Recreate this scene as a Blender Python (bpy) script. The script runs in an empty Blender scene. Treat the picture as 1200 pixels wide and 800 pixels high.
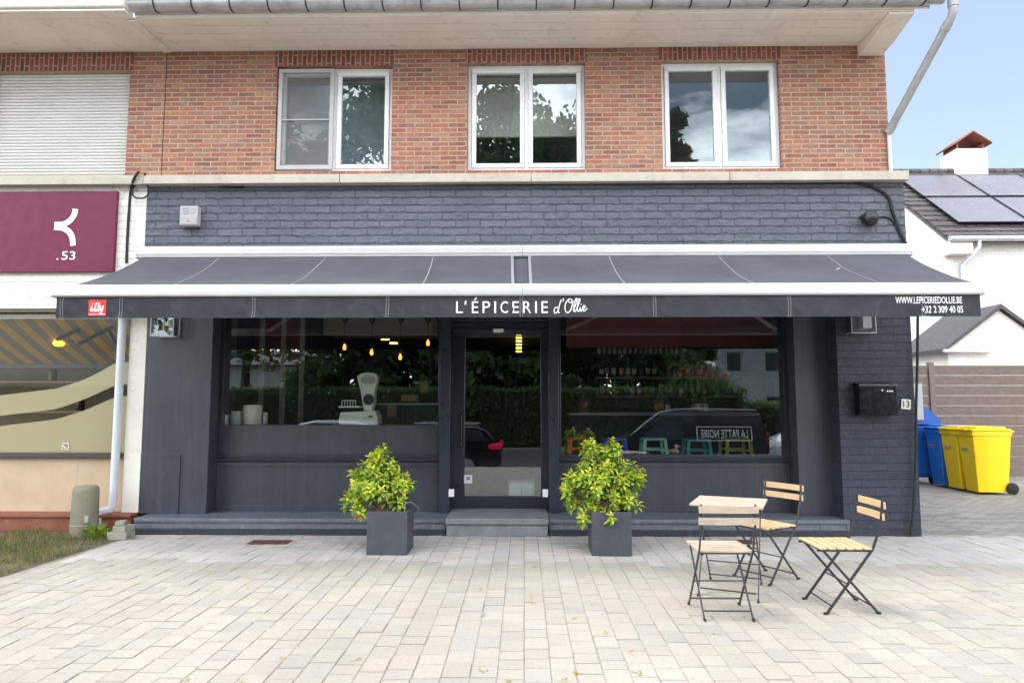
import bpy, bmesh, math, random
from mathutils import Vector, Matrix, noise
R = math.radians
rnd = random.Random(11)
S = bpy.context.scene
COL = S.collection

# ------------------------------------------------------------------ camera
PITCH, YAW, CH, CD, FPX = R(5.14), R(1.0), 1.5, 7.9, 800.0
cam_d = bpy.data.cameras.new('camera'); cam = bpy.data.objects.new('camera', cam_d); COL.objects.link(cam)
cam.location = (0, -CD, CH); cam.rotation_euler = (R(90) + PITCH, 0, YAW)
cam_d.sensor_width = 36; cam_d.lens = 24.0; cam_d.clip_end = 800; cam_d.clip_start = .05
S.camera = cam
CM = Matrix.Translation(cam.location) @ cam.rotation_euler.to_matrix().to_4x4()
def at(px, py, Y):
    """point of the plane y=Y that the photograph shows at (px, py)"""
    d = CM.to_3x3() @ Vector(((px - 600) / FPX, -(py - 400) / FPX, -1))
    t = (Y + CD) / d.y
    return Vector(cam.location) + d * t
def gr(px, py, z=0.0):
    d = CM.to_3x3() @ Vector(((px - 600) / FPX, -(py - 400) / FPX, -1))
    return Vector(cam.location) + d * ((z - CH) / d.z)
def ax(px, Y, py=450): return at(px, py, Y).x
def az(py, Y, px=612): return at(px, py, Y).z

# ------------------------------------------------------------------ mesh builder
OFF = {}
class MB:
    def __init__(s, col=False):
        s.bm = bmesh.new(); s.cl = s.bm.loops.layers.float_color.new('Col') if col else None; s.fl = s.bm.faces.layers.int.new('flat'); s.c = (1, 1, 1, 1)
    def f(s, vs, c=None):
        try: fc = s.bm.faces.new(vs)
        except ValueError: return None
        if s.cl:
            for l in fc.loops: l[s.cl] = c or s.c
        return fc
    def poly(s, pts, c=None): return s.f([s.bm.verts.new(p) for p in pts], c)
    def box(s, a, b, bev=0.0, seg=2):
        a, b = Vector(a), Vector(b)
        return s.obox((a + b) / 2, [abs(b[i] - a[i]) for i in range(3)], None, bev, seg)
    def obox(s, c, size, rot=None, bev=0.0, seg=2):
        M = Matrix.Translation(Vector(c))
        if rot is not None: M = M @ rot.to_4x4()
        M = M @ Matrix.Diagonal((size[0], size[1], size[2], 1))
        for f in s.bm.faces: f.tag = True
        r = bmesh.ops.create_cube(s.bm, size=1, matrix=M); vs = r['verts']
        if s.cl:
            for v in vs:
                for l in v.link_loops: l[s.cl] = s.c
        if bev > 0:
            es = list({e for v in vs for e in v.link_edges})
            bmesh.ops.bevel(s.bm, geom=es, offset=min(bev, .45 * min(size)), segments=seg, affect='EDGES', profile=.5)
        for f in s.bm.faces:
            if not f.tag: f[s.fl] = 1
        return vs
    def bar(s, p0, p1, w, h, bev=0.0, up=(0, 0, 1)):
        p0, p1 = Vector(p0), Vector(p1); d = p1 - p0; L = d.length; d.normalize()
        u = Vector(up)
        if abs(d.dot(u)) > .98: u = Vector((0, 1, 0))
        x = d.cross(u).normalized(); z = x.cross(d).normalized()
        rot = Matrix((x, d, z)).transposed()
        s.obox((p0 + p1) / 2, (w, L, h), rot, bev)
    def tube(s, pts, r, n=8, cap=True, c=None):
        pts = [Vector(p) for p in pts]; N = len(pts)
        rr = r if isinstance(r, (list, tuple)) else [r] * N
        t0 = (pts[1] - pts[0]).normalized()
        u = Vector((0, 0, 1)) if abs(t0.z) < .9 else Vector((1, 0, 0))
        x = t0.cross(u).normalized(); rings = []
        for i in range(N):
            t = (pts[min(i + 1, N - 1)] - pts[max(i - 1, 0)]).normalized()
            x = (x - t * x.dot(t)).normalized(); y = t.cross(x)
            rings.append([s.bm.verts.new(pts[i] + (x * math.cos(2 * math.pi * k / n) + y * math.sin(2 * math.pi * k / n)) * rr[i]) for k in range(n)])
        for i in range(N - 1):
            for k in range(n):
                s.f([rings[i][k], rings[i][(k + 1) % n], rings[i + 1][(k + 1) % n], rings[i + 1][k]], c)
        if cap: s.f(rings[0][::-1], c); s.f(rings[-1], c)
    def lathe(s, prof, o=(0, 0, 0), n=20, rot=None, c=None):
        o = Vector(o); rot = rot or Matrix.Identity(3); rings = []
        for r, z in prof:
            if r < 1e-5: rings.append([s.bm.verts.new(o + rot @ Vector((0, 0, z)))])
            else: rings.append([s.bm.verts.new(o + rot @ Vector((r * math.cos(2 * math.pi * k / n), r * math.sin(2 * math.pi * k / n), z))) for k in range(n)])
        for a, b in zip(rings, rings[1:]):
            for k in range(n):
                k2 = (k + 1) % n
                if len(a) == 1 and len(b) == 1: continue
                if len(a) == 1: s.f([a[0], b[k2], b[k]], c)
                elif len(b) == 1: s.f([a[k], a[k2], b[0]], c)
                else: s.f([a[k], a[k2], b[k2], b[k]], c)
        if len(rings[0]) > 1: s.f(rings[0][::-1], c)
        if len(rings[-1]) > 1: s.f(rings[-1], c)
    def prism(s, poly, axis, a0, a1):
        def p(u, v, a): return {'x': (a, u, v), 'y': (u, a, v), 'z': (u, v, a)}[axis]
        A = [s.bm.verts.new(p(u, v, a0)) for u, v in poly]; B = [s.bm.verts.new(p(u, v, a1)) for u, v in poly]
        n = len(poly); s.f(A); s.f(B[::-1])
        for i in range(n): s.f([A[i], B[i], B[(i + 1) % n], A[(i + 1) % n]])
    def grid(s, fn, nu, nv):
        V = [[s.bm.verts.new(fn(i / nu, j / nv)) for j in range(nv + 1)] for i in range(nu + 1)]
        for i in range(nu):
            for j in range(nv): s.f([V[i][j], V[i + 1][j], V[i + 1][j + 1], V[i][j + 1]])
    def wall(s, x0, x1, z0, z1, yf, yb, holes=()):
        """wall facing -y with rectangular holes (x0,x1,z0,z1)"""
        xs = sorted({x0, x1, *[h[0] for h in holes], *[h[1] for h in holes]}); zs = sorted({z0, z1, *[h[2] for h in holes], *[h[3] for h in holes]})
        xs = [x for x in xs if x0 <= x <= x1]; zs = [z for z in zs if z0 <= z <= z1]
        def solid(i, j):
            if i < 0 or j < 0 or i >= len(xs) - 1 or j >= len(zs) - 1: return False
            cx, cz = (xs[i] + xs[i + 1]) / 2, (zs[j] + zs[j + 1]) / 2
            return not any(h[0] < cx < h[1] and h[2] < cz < h[3] for h in holes)
        vd = {}
        def v(x, y, z):
            k = (x, y, z)
            if k not in vd: vd[k] = s.bm.verts.new(k)
            return vd[k]
        for i in range(len(xs) - 1):
            for j in range(len(zs) - 1):
                if not solid(i, j): continue
                a, b, c, d = xs[i], xs[i + 1], zs[j], zs[j + 1]
                s.f([v(a, yf, c), v(b, yf, c), v(b, yf, d), v(a, yf, d)]); s.f([v(a, yb, d), v(b, yb, d), v(b, yb, c), v(a, yb, c)])
                if not solid(i - 1, j): s.f([v(a, yf, c), v(a, yf, d), v(a, yb, d), v(a, yb, c)])
                if not solid(i + 1, j): s.f([v(b, yf, d), v(b, yf, c), v(b, yb, c), v(b, yb, d)])
                if not solid(i, j - 1): s.f([v(a, yf, c), v(a, yb, c), v(b, yb, c), v(b, yf, c)])
                if not solid(i, j + 1): s.f([v(a, yf, d), v(b, yf, d), v(b, yb, d), v(a, yb, d)])
    def build(s, name, mat, parent=None, smooth=True, angle=35, recalc=True, loc=None):
        if recalc: bmesh.ops.recalc_face_normals(s.bm, faces=s.bm.faces[:])
        s.fl = s.bm.faces.layers.int['flat']; off = Vector(OFF.get(parent.name, (0, 0, 0))) if parent else Vector(loc or (0, 0, 0))
        if off.length: bmesh.ops.translate(s.bm, vec=-off, verts=s.bm.verts[:])
        if smooth:
            ca = R(angle)
            for f in s.bm.faces: f.smooth = not f[s.fl]
            for e in s.bm.edges:
                if len(e.link_faces) == 2: e.smooth = e.calc_face_angle(0) < ca
        me = bpy.data.meshes.new(name); s.bm.to_mesh(me); s.bm.free()
        if mat: me.materials.append(mat)
        o = bpy.data.objects.new(name, me); COL.objects.link(o)
        if parent: o.parent = parent; OFF[o.name] = tuple(off)
        elif loc: o.location = loc; OFF[o.name] = tuple(loc)
        return o
def tag(o, label=None, cat=None, group=None, kind=None):
    if label: o['label'] = label
    if cat: o['category'] = cat
    if group: o['group'] = group
    if kind: o['kind'] = kind
    return o
def thing(name, label, cat, loc=(0, 0, 0), rz=0, group=None):
    o = bpy.data.objects.new(name, None); COL.objects.link(o); o.empty_display_size = .2
    o.location = loc; o.rotation_euler = (0, 0, rz); OFF[o.name] = tuple(loc)
    return tag(o, label, cat, group)
def bx(a, b, name, mat, parent=None, bev=0.004):
    m = MB(); m.box(a, b, bev); return m.build(name, mat, parent)
def dup(o, parent=None):
    c = o.copy(); COL.objects.link(c); c.parent = parent
    for ch in list(o.children): dup(ch, c)
    return c

# ------------------------------------------------------------------ materials
class NT:
    def __init__(s, name):
        s.m = bpy.data.materials.new(name); s.m.use_nodes = True; s.t = s.m.node_tree; s.n = s.t.nodes; s.l = s.t.links
        s.p = s.n['Principled BSDF']; s.out = s.n['Material Output']; s._tc = None
    def new(s, typ, **kw):
        n = s.n.new('ShaderNode' + typ)
        for k, v in kw.items():
            if k in n.inputs.keys() if isinstance(k, str) else False: n.inputs[k].default_value = v
            else: setattr(n, k, v)
        return n
    def tc(s):
        if not s._tc: s._tc = s.n.new('ShaderNodeTexCoord').outputs['Object']
        return s._tc
    def noise(s, scale, detail=4, rough=.6, vec=None, dist=0):
        n = s.n.new('ShaderNodeTexNoise'); n.inputs['Scale'].default_value = scale; n.inputs['Detail'].default_value = detail
        n.inputs['Roughness'].default_value = rough; n.inputs['Distortion'].default_value = dist
        s.l.new(vec or s.tc(), n.inputs['Vector']); return n.outputs['Fac']
    def math(s, op, a, b=None, clamp=False):
        n = s.n.new('ShaderNodeMath'); n.operation = op; n.use_clamp = clamp
        for i, v in enumerate((a, b)):
            if v is None: continue
            if isinstance(v, (int, float)): n.inputs[i].default_value = v
            else: s.l.new(v, n.inputs[i])
        return n.outputs[0]
    def mix(s, fac, a, b, blend='MIX'):
        n = s.n.new('ShaderNodeMix'); n.data_type = 'RGBA'; n.blend_type = blend
        for i, v in ((0, fac), (6, a), (7, b)):
            if isinstance(v, (int, float)): n.inputs[i].default_value = v
            elif isinstance(v, tuple): n.inputs[i].default_value = (*v[:3], 1)
            else: s.l.new(v, n.inputs[i])
        return n.outputs[2]
    def ramp(s, fac, stops, interp='LINEAR'):
        n = s.n.new('ShaderNodeValToRGB'); r = n.color_ramp; r.interpolation = interp
        while len(r.elements) < len(stops): r.elements.new(.5)
        for e, (p, c) in zip(r.elements, stops):
            e.position = p; e.color = (*c[:3], 1) if isinstance(c, tuple) else (c, c, c, 1)
        s.l.new(fac, n.inputs[0]); return n.outputs[0]
    def attr(s, name):
        n = s.n.new('ShaderNodeAttribute'); n.attribute_name = name; return n.outputs['Color']
    def uvw(s, sx=1, sz=1):
        """(x+y, z): bricks run round corners"""
        sp = s.n.new('ShaderNodeSeparateXYZ'); s.l.new(s.tc(), sp.inputs[0])
        cb = s.n.new('ShaderNodeCombineXYZ'); s.l.new(s.math('ADD', sp.outputs[0], sp.outputs[1]), cb.inputs[0]); s.l.new(sp.outputs[2], cb.inputs[1])
        return cb.outputs[0]
    def bump(s, h, strength, dist):
        b = s.n.new('ShaderNodeBump'); b.inputs['Strength'].default_value = strength; b.inputs['Distance'].default_value = dist
        s.l.new(h, b.inputs['Height']); s.l.new(b.outputs[0], s.p.inputs['Normal']); return b
    def set(s, col=None, rough=None, metal=None, **kw):
        for k, v in (('Base Color', col), ('Roughness', rough), ('Metallic', metal), *kw.items()):
            if v is None: continue
            if isinstance(v, (int, float)): s.p.inputs[k].default_value = v
            elif isinstance(v, tuple): s.p.inputs[k].default_value = (*v[:3], 1)
            else: s.l.new(v, s.p.inputs[k])
        return s
def pm(name, col, rough=.6, metal=0.0, var=.15, vs=3.0, bump=0.0, bs=40, bd=.004, spec=.5, dirt=None, streak=0):
    t = NT(name)
    n = t.ramp(t.noise(vs, 6, .65), [(.3, 1 - var), (.7, 1 + var)])
    c = t.mix(1.0, col, n, 'MULTIPLY')
    if dirt: c = t.mix(t.ramp(t.noise(dirt[1], 8, .7), [(.52, 0.0), (.72, dirt[2])]), c, dirt[0])
    if streak:   # rain runs and wiped dust on old paint
        mp = t.new('Mapping'); mp.inputs['Scale'].default_value = (7, 7, .55); t.l.new(t.tc(), mp.inputs[0])
        c = t.mix(t.math('MULTIPLY', t.ramp(t.noise(1.6, 7, .7, mp.outputs[0]), [(.48, 0.0), (.78, 1.0)]), streak), c, (.20, .205, .21))
    t.set(c, None, metal, **{'Specular IOR Level': spec})
    t.set(rough=t.ramp(t.noise(vs * 3, 4), [(.3, max(0, rough - .08)), (.7, min(1, rough + .08))]))
    if bump: t.bump(t.noise(bs, 5, .6), bump, bd)
    return t.m
def emis(name, col, st):
    t = NT(name); t.set(col, .4); t.p.inputs['Emission Color'].default_value = (*col, 1); t.p.inputs['Emission Strength'].default_value = st; return t.m
def glass(name, f0=.055, tint=(.93, .95, .95), rough=0.0):
    t = NT(name); t.n.remove(t.p)
    lw = t.new('LayerWeight'); lw.inputs[0].default_value = .5
    F = t.math('ADD', t.math('MULTIPLY', t.math('POWER', lw.outputs['Facing'], 5.0), 1 - f0), f0)
    tr = t.new('BsdfTransparent'); tr.inputs[0].default_value = (*tint, 1)
    gl = t.new('BsdfGlossy'); gl.inputs['Roughness'].default_value = rough; gl.inputs[0].default_value = (.86, .97, 1, 1)
    mx = t.new('MixShader'); t.l.new(F, mx.inputs[0]); t.l.new(tr.outputs[0], mx.inputs[1]); t.l.new(gl.outputs[0], mx.inputs[2])
    t.l.new(mx.outputs[0], t.out.inputs[0]); return t.m
def brickmat(name, stops, mortar, bw, rh, ms, var=.25, bump=.5, bd=.008, rough=.85, nsc=22, stain=None, vert=False, smooth=.1, wob=.16, vfade=0, lump=0):
    t = NT(name); uv = t.uvw()
    if vert:
        mp = t.new('Mapping'); mp.inputs['Rotation'].default_value = (0, 0, R(90)); t.l.new(uv, mp.inputs[0]); uv = mp.outputs[0]
    # slightly wobbling courses
    nz = t.n.new('ShaderNodeTexNoise'); nz.inputs['Scale'].default_value = 9; t.l.new(t.tc(), nz.inputs['Vector'])
    va = t.n.new('ShaderNodeVectorMath'); va.operation = 'SCALE'; t.l.new(nz.outputs['Color'], va.inputs[0]); va.inputs['Scale'].default_value = rh * wob
    vb = t.n.new('ShaderNodeVectorMath'); vb.operation = 'ADD'; t.l.new(uv, vb.inputs[0]); t.l.new(va.outputs[0], vb.inputs[1])
    b = t.n.new('ShaderNodeTexBrick'); t.l.new(vb.outputs[0], b.inputs['Vector'])
    b.inputs['Scale'].default_value = 1; b.inputs['Brick Width'].default_value = bw; b.inputs['Row Height'].default_value = rh
    b.inputs['Mortar Size'].default_value = ms; b.inputs['Mortar Smooth'].default_value = smooth; b.inputs['Bias'].default_value = 0
    b.inputs['Color1'].default_value = (0, 0, 0, 1); b.inputs['Color2'].default_value = (1, 1, 1, 1); b.inputs['Mortar'].default_value = (.5, .5, .5, 1)
    fac = b.outputs['Fac']
    if vfade:   # the upright joints are half filled with paint: keep the bed joints, thin out the rest
        sz = t.n.new('ShaderNodeSeparateXYZ'); t.l.new(vb.outputs[0], sz.inputs[0])
        fr = t.math('FRACT', t.math('DIVIDE', sz.outputs[1], rh)); bed = t.math('GREATER_THAN', t.math('ABSOLUTE', t.math('SUBTRACT', fr, .5)), .5 - ms / rh * 1.0)
        ragged = t.ramp(t.noise(11, 5, .7), [(.40, 0.0), (.60, 1.0)])
        fac = t.math('MULTIPLY', fac, t.math('ADD', t.math('MULTIPLY', bed, t.math('ADD', .45, t.math('MULTIPLY', ragged, .55))), t.math('MULTIPLY', t.math('SUBTRACT', 1.0, bed), t.math('MULTIPLY', ragged, 1 - vfade))))
    c = t.ramp(b.outputs['Color'], stops)
    c = t.mix(1.0, c, t.ramp(t.noise(nsc, 6, .7), [(.25, 1 - var), (.75, 1 + var)]), 'MULTIPLY')
    c = t.mix(1.0, c, t.ramp(t.noise(.9, 3, .5), [(.3, .86), (.7, 1.12)]), 'MULTIPLY')
    mc = t.mix(1.0, mortar, t.ramp(t.noise(14, 5, .7), [(.3, .75), (.7, 1.15)]), 'MULTIPLY')
    c = t.mix(fac, c, mc)
    if stain: c = t.mix(t.ramp(t.noise(stain[1], 9, .75), [(.56, 0.0), (.66, stain[2])]), c, stain[0])
    t.set(c, rough, 0, **{'Specular IOR Level': .3})
    h = t.math('ADD', t.math('SUBTRACT', 1.0, fac), t.math('MULTIPLY', t.noise(nsc * 2, 5, .65), .45))
    h = t.math('ADD', h, t.math('MULTIPLY', b.outputs['Color'], .35))
    if lump: h = t.math('ADD', h, t.math('MULTIPLY', t.noise(9, 5, .62), lump))
    t.bump(h, bump, bd); return t.m
def leafmat(name, gloss=.45, trans=.45):
    t = NT(name); c = t.attr('Col'); t.set(c, gloss, 0)
    tl = t.new('BsdfTranslucent'); t.l.new(t.mix(1.0, c, (1.25, 1.2, .55), 'MULTIPLY'), tl.inputs[0])
    mx = t.new('MixShader'); mx.inputs[0].default_value = trans
    t.l.new(t.p.outputs[0], mx.inputs[1]); t.l.new(tl.outputs[0], mx.inputs[2]); t.l.new(mx.outputs[0], t.out.inputs[0]); return t.m

M = {}
M['brick'] = brickmat('red_brick', [(0, (.235, .11, .085)), (.2, (.33, .13, .085)), (.42, (.29, .15, .11)), (.62, (.39, .155, .095)), (.82, (.39, .21, .135)), (1, (.28, .165, .13))], (.42, .33, .26), .215, .0605, .009, .30, .6, .008, stain=((.46, .34, .26), 17, .5), smooth=.35)
M['soldier'] = brickmat('soldier_brick', [(0, (.17, .06, .045)), (.5, (.30, .09, .06)), (1, (.24, .08, .06))], (.34, .27, .22), .215, .062, .009, .28, .6, .008, vert=True)
M['dark_brick'] = brickmat('dark_painted_brick', [(0, (.100, .111, .136)), (1, (.122, .132, .158))], (.062, .068, .085), .30, .092, .010, .10, 1.0, .022, rough=.5, nsc=12, stain=((.22, .23, .25), 60, .10), smooth=.35, wob=.30, vfade=.45, lump=1.6)
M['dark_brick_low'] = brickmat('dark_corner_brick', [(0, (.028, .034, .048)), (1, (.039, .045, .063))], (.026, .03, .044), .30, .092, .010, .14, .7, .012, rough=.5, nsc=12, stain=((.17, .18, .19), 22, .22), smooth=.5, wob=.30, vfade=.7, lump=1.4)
M['white_brick'] = brickmat('white_painted_brick', [(0, (.70, .70, .66)), (1, (.80, .79, .75))], (.55, .54, .50), .30, .092, .006, .07, .7, .012, rough=.6, nsc=12, smooth=.5, wob=.25, vfade=.4, lump=.8)
M['dark_paint'] = pm('anthracite_paint', (.037, .042, .057), .42, 0, .16, 2.2, .15, 26, .004, dirt=((.12, .125, .135), 34, .22), streak=.14)
M['dark_wood'] = pm('anthracite_joinery', (.020, .027, .042), .34, 0, .12, 3, dirt=((.08, .085, .1), 40, .12), streak=.05)
M['dark_gloss'] = pm('black_gloss_metal', (.006, .007, .010), .16, 0, .1, 5, spec=.3)
M['plinth'] = pm('grey_plinth_paint', (.108, .126, .150), .5, 0, .2, 3, .2, 40, .004, dirt=((.30, .30, .30), 20, .5), streak=.2)
M['plinth_base'] = pm('black_base_strip', (.022, .026, .038), .6, 0, .2, 6, dirt=((.12, .11, .1), 20, .4))
M['bluestone'] = pm('blue_stone', (.20, .22, .24), .6, 0, .22, 6, .25, 60, .003, dirt=((.36, .36, .35), 14, .4))
M['coping'] = pm('coping_stone', (.48, .445, .375), .75, 0, .12, 3, .3, 50, .003, dirt=((.26, .24, .2), 9, .4))
M['white_pvc'] = pm('white_window_pvc', (.74, .76, .78), .3, 0, .03, 4)
M['grey_pvc'] = pm('grey_screen_frame', (.46, .46, .47), .4, 0, .05, 4)
M['shutter'] = pm('shutter_white', (.66, .66, .64), .5, 0, .05, 3, dirt=((.4, .39, .36), 6, .25))
M['soffit'] = pm('cream_soffit_board', (.86, .81, .73), .65, 0, .08, 2.5, .15, 30, .003, dirt=((.40, .34, .26), 5, .45))
M['gutter'] = pm('zinc_gutter', (.50, .51, .53), .42, .55, .18, 5, dirt=((.18, .18, .2), 7, .5))
M['gutter_cream'] = pm('cream_gutter', (.62, .58, .50), .5, 0, .1, 4, dirt=((.3, .27, .22), 8, .4))
M['pipe'] = pm('grey_pipe', (.36, .37, .38), .45, .1, .1, 4, dirt=((.22, .2, .17), 10, .4))
M['white_pipe'] = pm('white_pipe', (.62, .66, .72), .4, 0, .06, 4, dirt=((.4, .38, .34), 10, .35))
M['white_plaster'] = pm('white_plaster', (.74, .72, .66), .7, 0, .06, 2, .2, 40, .003, dirt=((.5, .47, .4), 6, .3))
M['beige'] = pm('beige_stone_panel', (.52, .40, .27), .6, 0, .10, 3, .1, 50, .002, dirt=((.40, .30, .2), 5, .3))
M['redplinth'] = pm('red_brown_plinth', (.24, .075, .045), .6, 0, .2, 5, .2, 40, .003, dirt=((.3, .2, .15), 12, .4))
M['brown'] = pm('brown_sill', (.055, .04, .038), .5, 0, .1, 4)
M['alu'] = pm('white_aluminium', (.58, .58, .585), .38, .2, .04, 3)
M['tile'] = pm('dark_roof_tile', (.075, .072, .078), .7, 0, .25, 8, .3, 40, .006)
M['glass'] = glass('window_glass', .115)
M['glass_nb'] = glass('neighbour_glass', .007, (.93, .92, .86))
M['glass_up'] = glass('upper_window_glass', .08, (.92, .95, .95))
M['glass_lamp'] = glass('lantern_glass', .04)
M['white_print'] = pm('white_print', (.82, .82, .80), .55, 0, .02, 4)
M['red_print'] = pm('red_print', (.75, .035, .02), .55, 0, .04, 4)
M['maroon'] = pm('maroon_panel', (.145, .014, .05), .5, 0, .08, 3, spec=.3)
M['steel'] = pm('dark_grey_steel', (.055, .055, .062), .4, .5, .12, 14)
M['soil'] = pm('soil', (.05, .035, .025), .95, 0, .3, 20, .8, 60, .02)
M['planter'] = pm('anthracite_planter', (.055, .061, .075), .55, 0, .12, 4, .15, 90, .002, dirt=((.2, .2, .2), 10, .18))
M['bark'] = pm('bark', (.11, .08, .055), .9, 0, .3, 14, .8, 30, .02)
M['leaf'] = leafmat('bush_leaf', .5, .45)
M['tree_leaf'] = leafmat('tree_leaf', .5, .4)
M['rubber'] = pm('black_rubber', (.012, .012, .013), .7, 0, .15, 10)
M['black'] = pm('black_plastic', (.014, .015, .018), .4, 0, .15, 8)
M['concrete'] = pm('old_concrete', (.30, .29, .24), .85, 0, .18, 7, .4, 60, .004, dirt=((.15, .16, .09), 9, .4))
M['rust'] = pm('rusty_grate', (.13, .06, .04), .8, .2, .3, 14, .4, 80, .004)
def woodmat(name, a, b, rough=.55):
    t = NT(name)
    mp = t.new('Mapping'); mp.inputs['Scale'].default_value = (3, 40, 40); t.l.new(t.tc(), mp.inputs[0])
    g = t.noise(2.2, 8, .65, mp.outputs[0], .6); big = t.noise(9, 3)
    c = t.mix(t.ramp(g, [(.3, 0.0), (.7, 1.0)]), a, b); c = t.mix(1.0, c, t.ramp(big, [(.3, .88), (.7, 1.1)]), 'MULTIPLY')
    t.set(c, rough, 0); t.bump(g, .2, .002); return t.m
M['wood_new'] = woodmat('golden_slat_wood', (.54, .37, .19), (.66, .49, .29))
M['wood_old'] = woodmat('weathered_slat_wood', (.38, .30, .225), (.54, .45, .35), .7)
# ------------------------------------------------------------------ shop house
UY = .42                                # face of the set-back upper storey
house = thing('shop_house', 'two-storey house with red brick upper floor and black painted shop front', 'building', (0, .45, 0))
XL, XR = ax(171.5, .05, 250), 4.488     # ends of the painted wall
zcop_b, zcop_t = az(213, -.06), az(202.5, -.06)
zsof = az(57, UY)
# upper brick wall and windows
wins = [(ax(323, UY, 140), ax(459, UY, 140), az(199, UY), az(76, UY)),
        (ax(548, UY, 140), ax(686, UY, 140), az(199, UY), az(74, UY)),
        (ax(776, UY, 140), ax(915, UY, 140), az(199, UY), az(73, UY))]
xbr = ax(1040, UY, 130); xcr = ax(192, UY, 130)
m = MB(); m.wall(xcr + .012, xbr, zcop_b, zsof + .3, UY, UY + .34, [(a, b, c, d) for a, b, c, d in wins]); m.build('brick_wall', M['brick'], house)
m = MB(); m.box((xbr - .3, UY + .345, zcop_b), (xbr, 9.0, zsof + .3)); m.build('side_wall', M['brick'], house)
for a, b, c, d in wins:
    m = MB(); m.box((a - .03, UY - .004, d + .003), (b + .03, UY + .1, zsof - .002)); m.build('brick_lintel', M['soldier'], house)
def upper_window(a, b, c, d, screen=False):
    y0, y1 = UY + .07, UY + .15
    m = MB(); t = .045
    m.box((a, y0, c), (b, y1, c + t), .006); m.box((a, y0, d - t), (b, y1, d), .006)
    m.box((a, y0 + .002, c + t), (a + t, y1 - .002, d - t), .006); m.box((b - t, y0 + .002, c + t), (b, y1 - .002, d - t), .006)
    mid = (a + b) / 2
    m.box((mid - .022, y0 + .001, c + t), (mid + .022, y1 - .003, d - t), .006)
    w = m.build('window', M['white_pvc'], house)
    for k, (l, r) in enumerate(((a + t, mid - .022), (mid + .022, b - t))):
        m = MB(); s_ = .06; ys = y0 - .018
        m.box((l + .002, ys, c + t + .002), (r - .002, ys + .06, c + t + s_), .008); m.box((l + .002, ys, d - t - s_), (r - .002, ys + .06, d - t - .002), .008)
        m.box((l + .002, ys + .001, c + t + s_), (l + s_, ys + .059, d - t - s_), .008); m.box((r - s_, ys + .001, c + t + s_), (r - .002, ys + .059, d - t - s_), .008)
        m.build('sash', M['white_pvc'], w)
        m = MB(); yp = ys + .03; m.box((l + s_ - .01, yp, c + t + s_ - .01), (r - s_ + .01, yp + .004, d - t - s_ + .01)); m.build('pane', M['glass_up'], w, smooth=False)
        if screen and k == 0:
            m = MB(); yq = ys - .035; l2, r2, c2, d2 = l - .03, r + .012, c + .03, d - .02
            for q in (((l2, yq, c2), (r2, yq + .03, c2 + .05)), ((l2, yq, d2 - .05), (r2, yq + .03, d2)), ((l2, yq + .001, c2 + .05), (l2 + .05, yq + .029, d2 - .05)), ((r2 - .05, yq + .001, c2 + .05), (r2, yq + .029, d2 - .05)), ((l2 + .05, yq + .002, (c2 + d2) / 2 - .02), (r2 - .05, yq + .02, (c2 + d2) / 2 - .004))): m.box(*q, .004)
            fr = m.build('insect_screen_frame', M['grey_pvc'], w)
            m = MB(); m.poly([(l2 + .04, yq + .024, c2 + .04), (r2 - .04, yq + .024, c2 + .04), (r2 - .04, yq + .024, d2 - .04), (l2 + .04, yq + .024, d2 - .04)]); m.build('insect_mesh', M['mesh'], w, smooth=False)
    m = MB(); m.box((a - .0, y0 - .05, c - .02), (b, y0 + .02, c + .002), .004); m.build('sill', M['white_pvc'], w)
    return w
_t = NT('insect_mesh_gauze'); _t.n.remove(_t.p)
_tr = _t.new('BsdfTransparent'); _df = _t.new('BsdfDiffuse'); _df.inputs[0].default_value = (.25, .25, .26, 1); _mx = _t.new('MixShader'); _mx.inputs[0].default_value = .5
_t.l.new(_tr.outputs[0], _mx.inputs[1]); _t.l.new(_df.outputs[0], _mx.inputs[2]); _t.l.new(_mx.outputs[0], _t.out.inputs[0]); M['mesh'] = _t.m
M['room'] = pm('dim_room_wall', (.55, .55, .57), .9, 0, .1, 2)
M['blind'] = pm('white_roller_blind', (.55, .53, .50), .8, 0, .05, 3)
M['curtain'] = pm('grey_curtain', (.26, .30, .34), .9, 0, .2, 6)
for i, w in enumerate(wins):
    upper_window(*w, screen=(i == 0))
    a, b, c, d = w
    m = MB()   # the room behind: five inner faces
    Y0, Y1 = UY + .345, 3.2; A, B_, C_, D_ = a - .35, b + .35, c - .3, d + .25
    m.poly([(A, Y1, C_), (B_, Y1, C_), (B_, Y1, D_), (A, Y1, D_)]); m.poly([(A, Y0, C_), (A, Y1, C_), (A, Y1, D_), (A, Y0, D_)]); m.poly([(B_, Y0, C_), (B_, Y1, C_), (B_, Y1, D_), (B_, Y0, D_)])
    m.poly([(A, Y0, C_), (B_, Y0, C_), (B_, Y1, C_), (A, Y1, C_)]); m.poly([(A, Y0, D_), (B_, Y0, D_), (B_, Y1, D_), (A, Y1, D_)])
    m.build('room_wall', M['room'], house, smooth=False, recalc=False)
    if i < 2:
        zb = az(158, UY + .4) if i == 1 else c + .06
        m = MB(); m.box((a + .03, UY + .4, zb), (b - .03, UY + .41, d)); m.box((a + .03, UY + .385, zb - .035), (b - .03, UY + .425, zb), .01)
        m.build('roller_blind', M['blind'] if i == 1 else M['curtain'], house)
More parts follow.
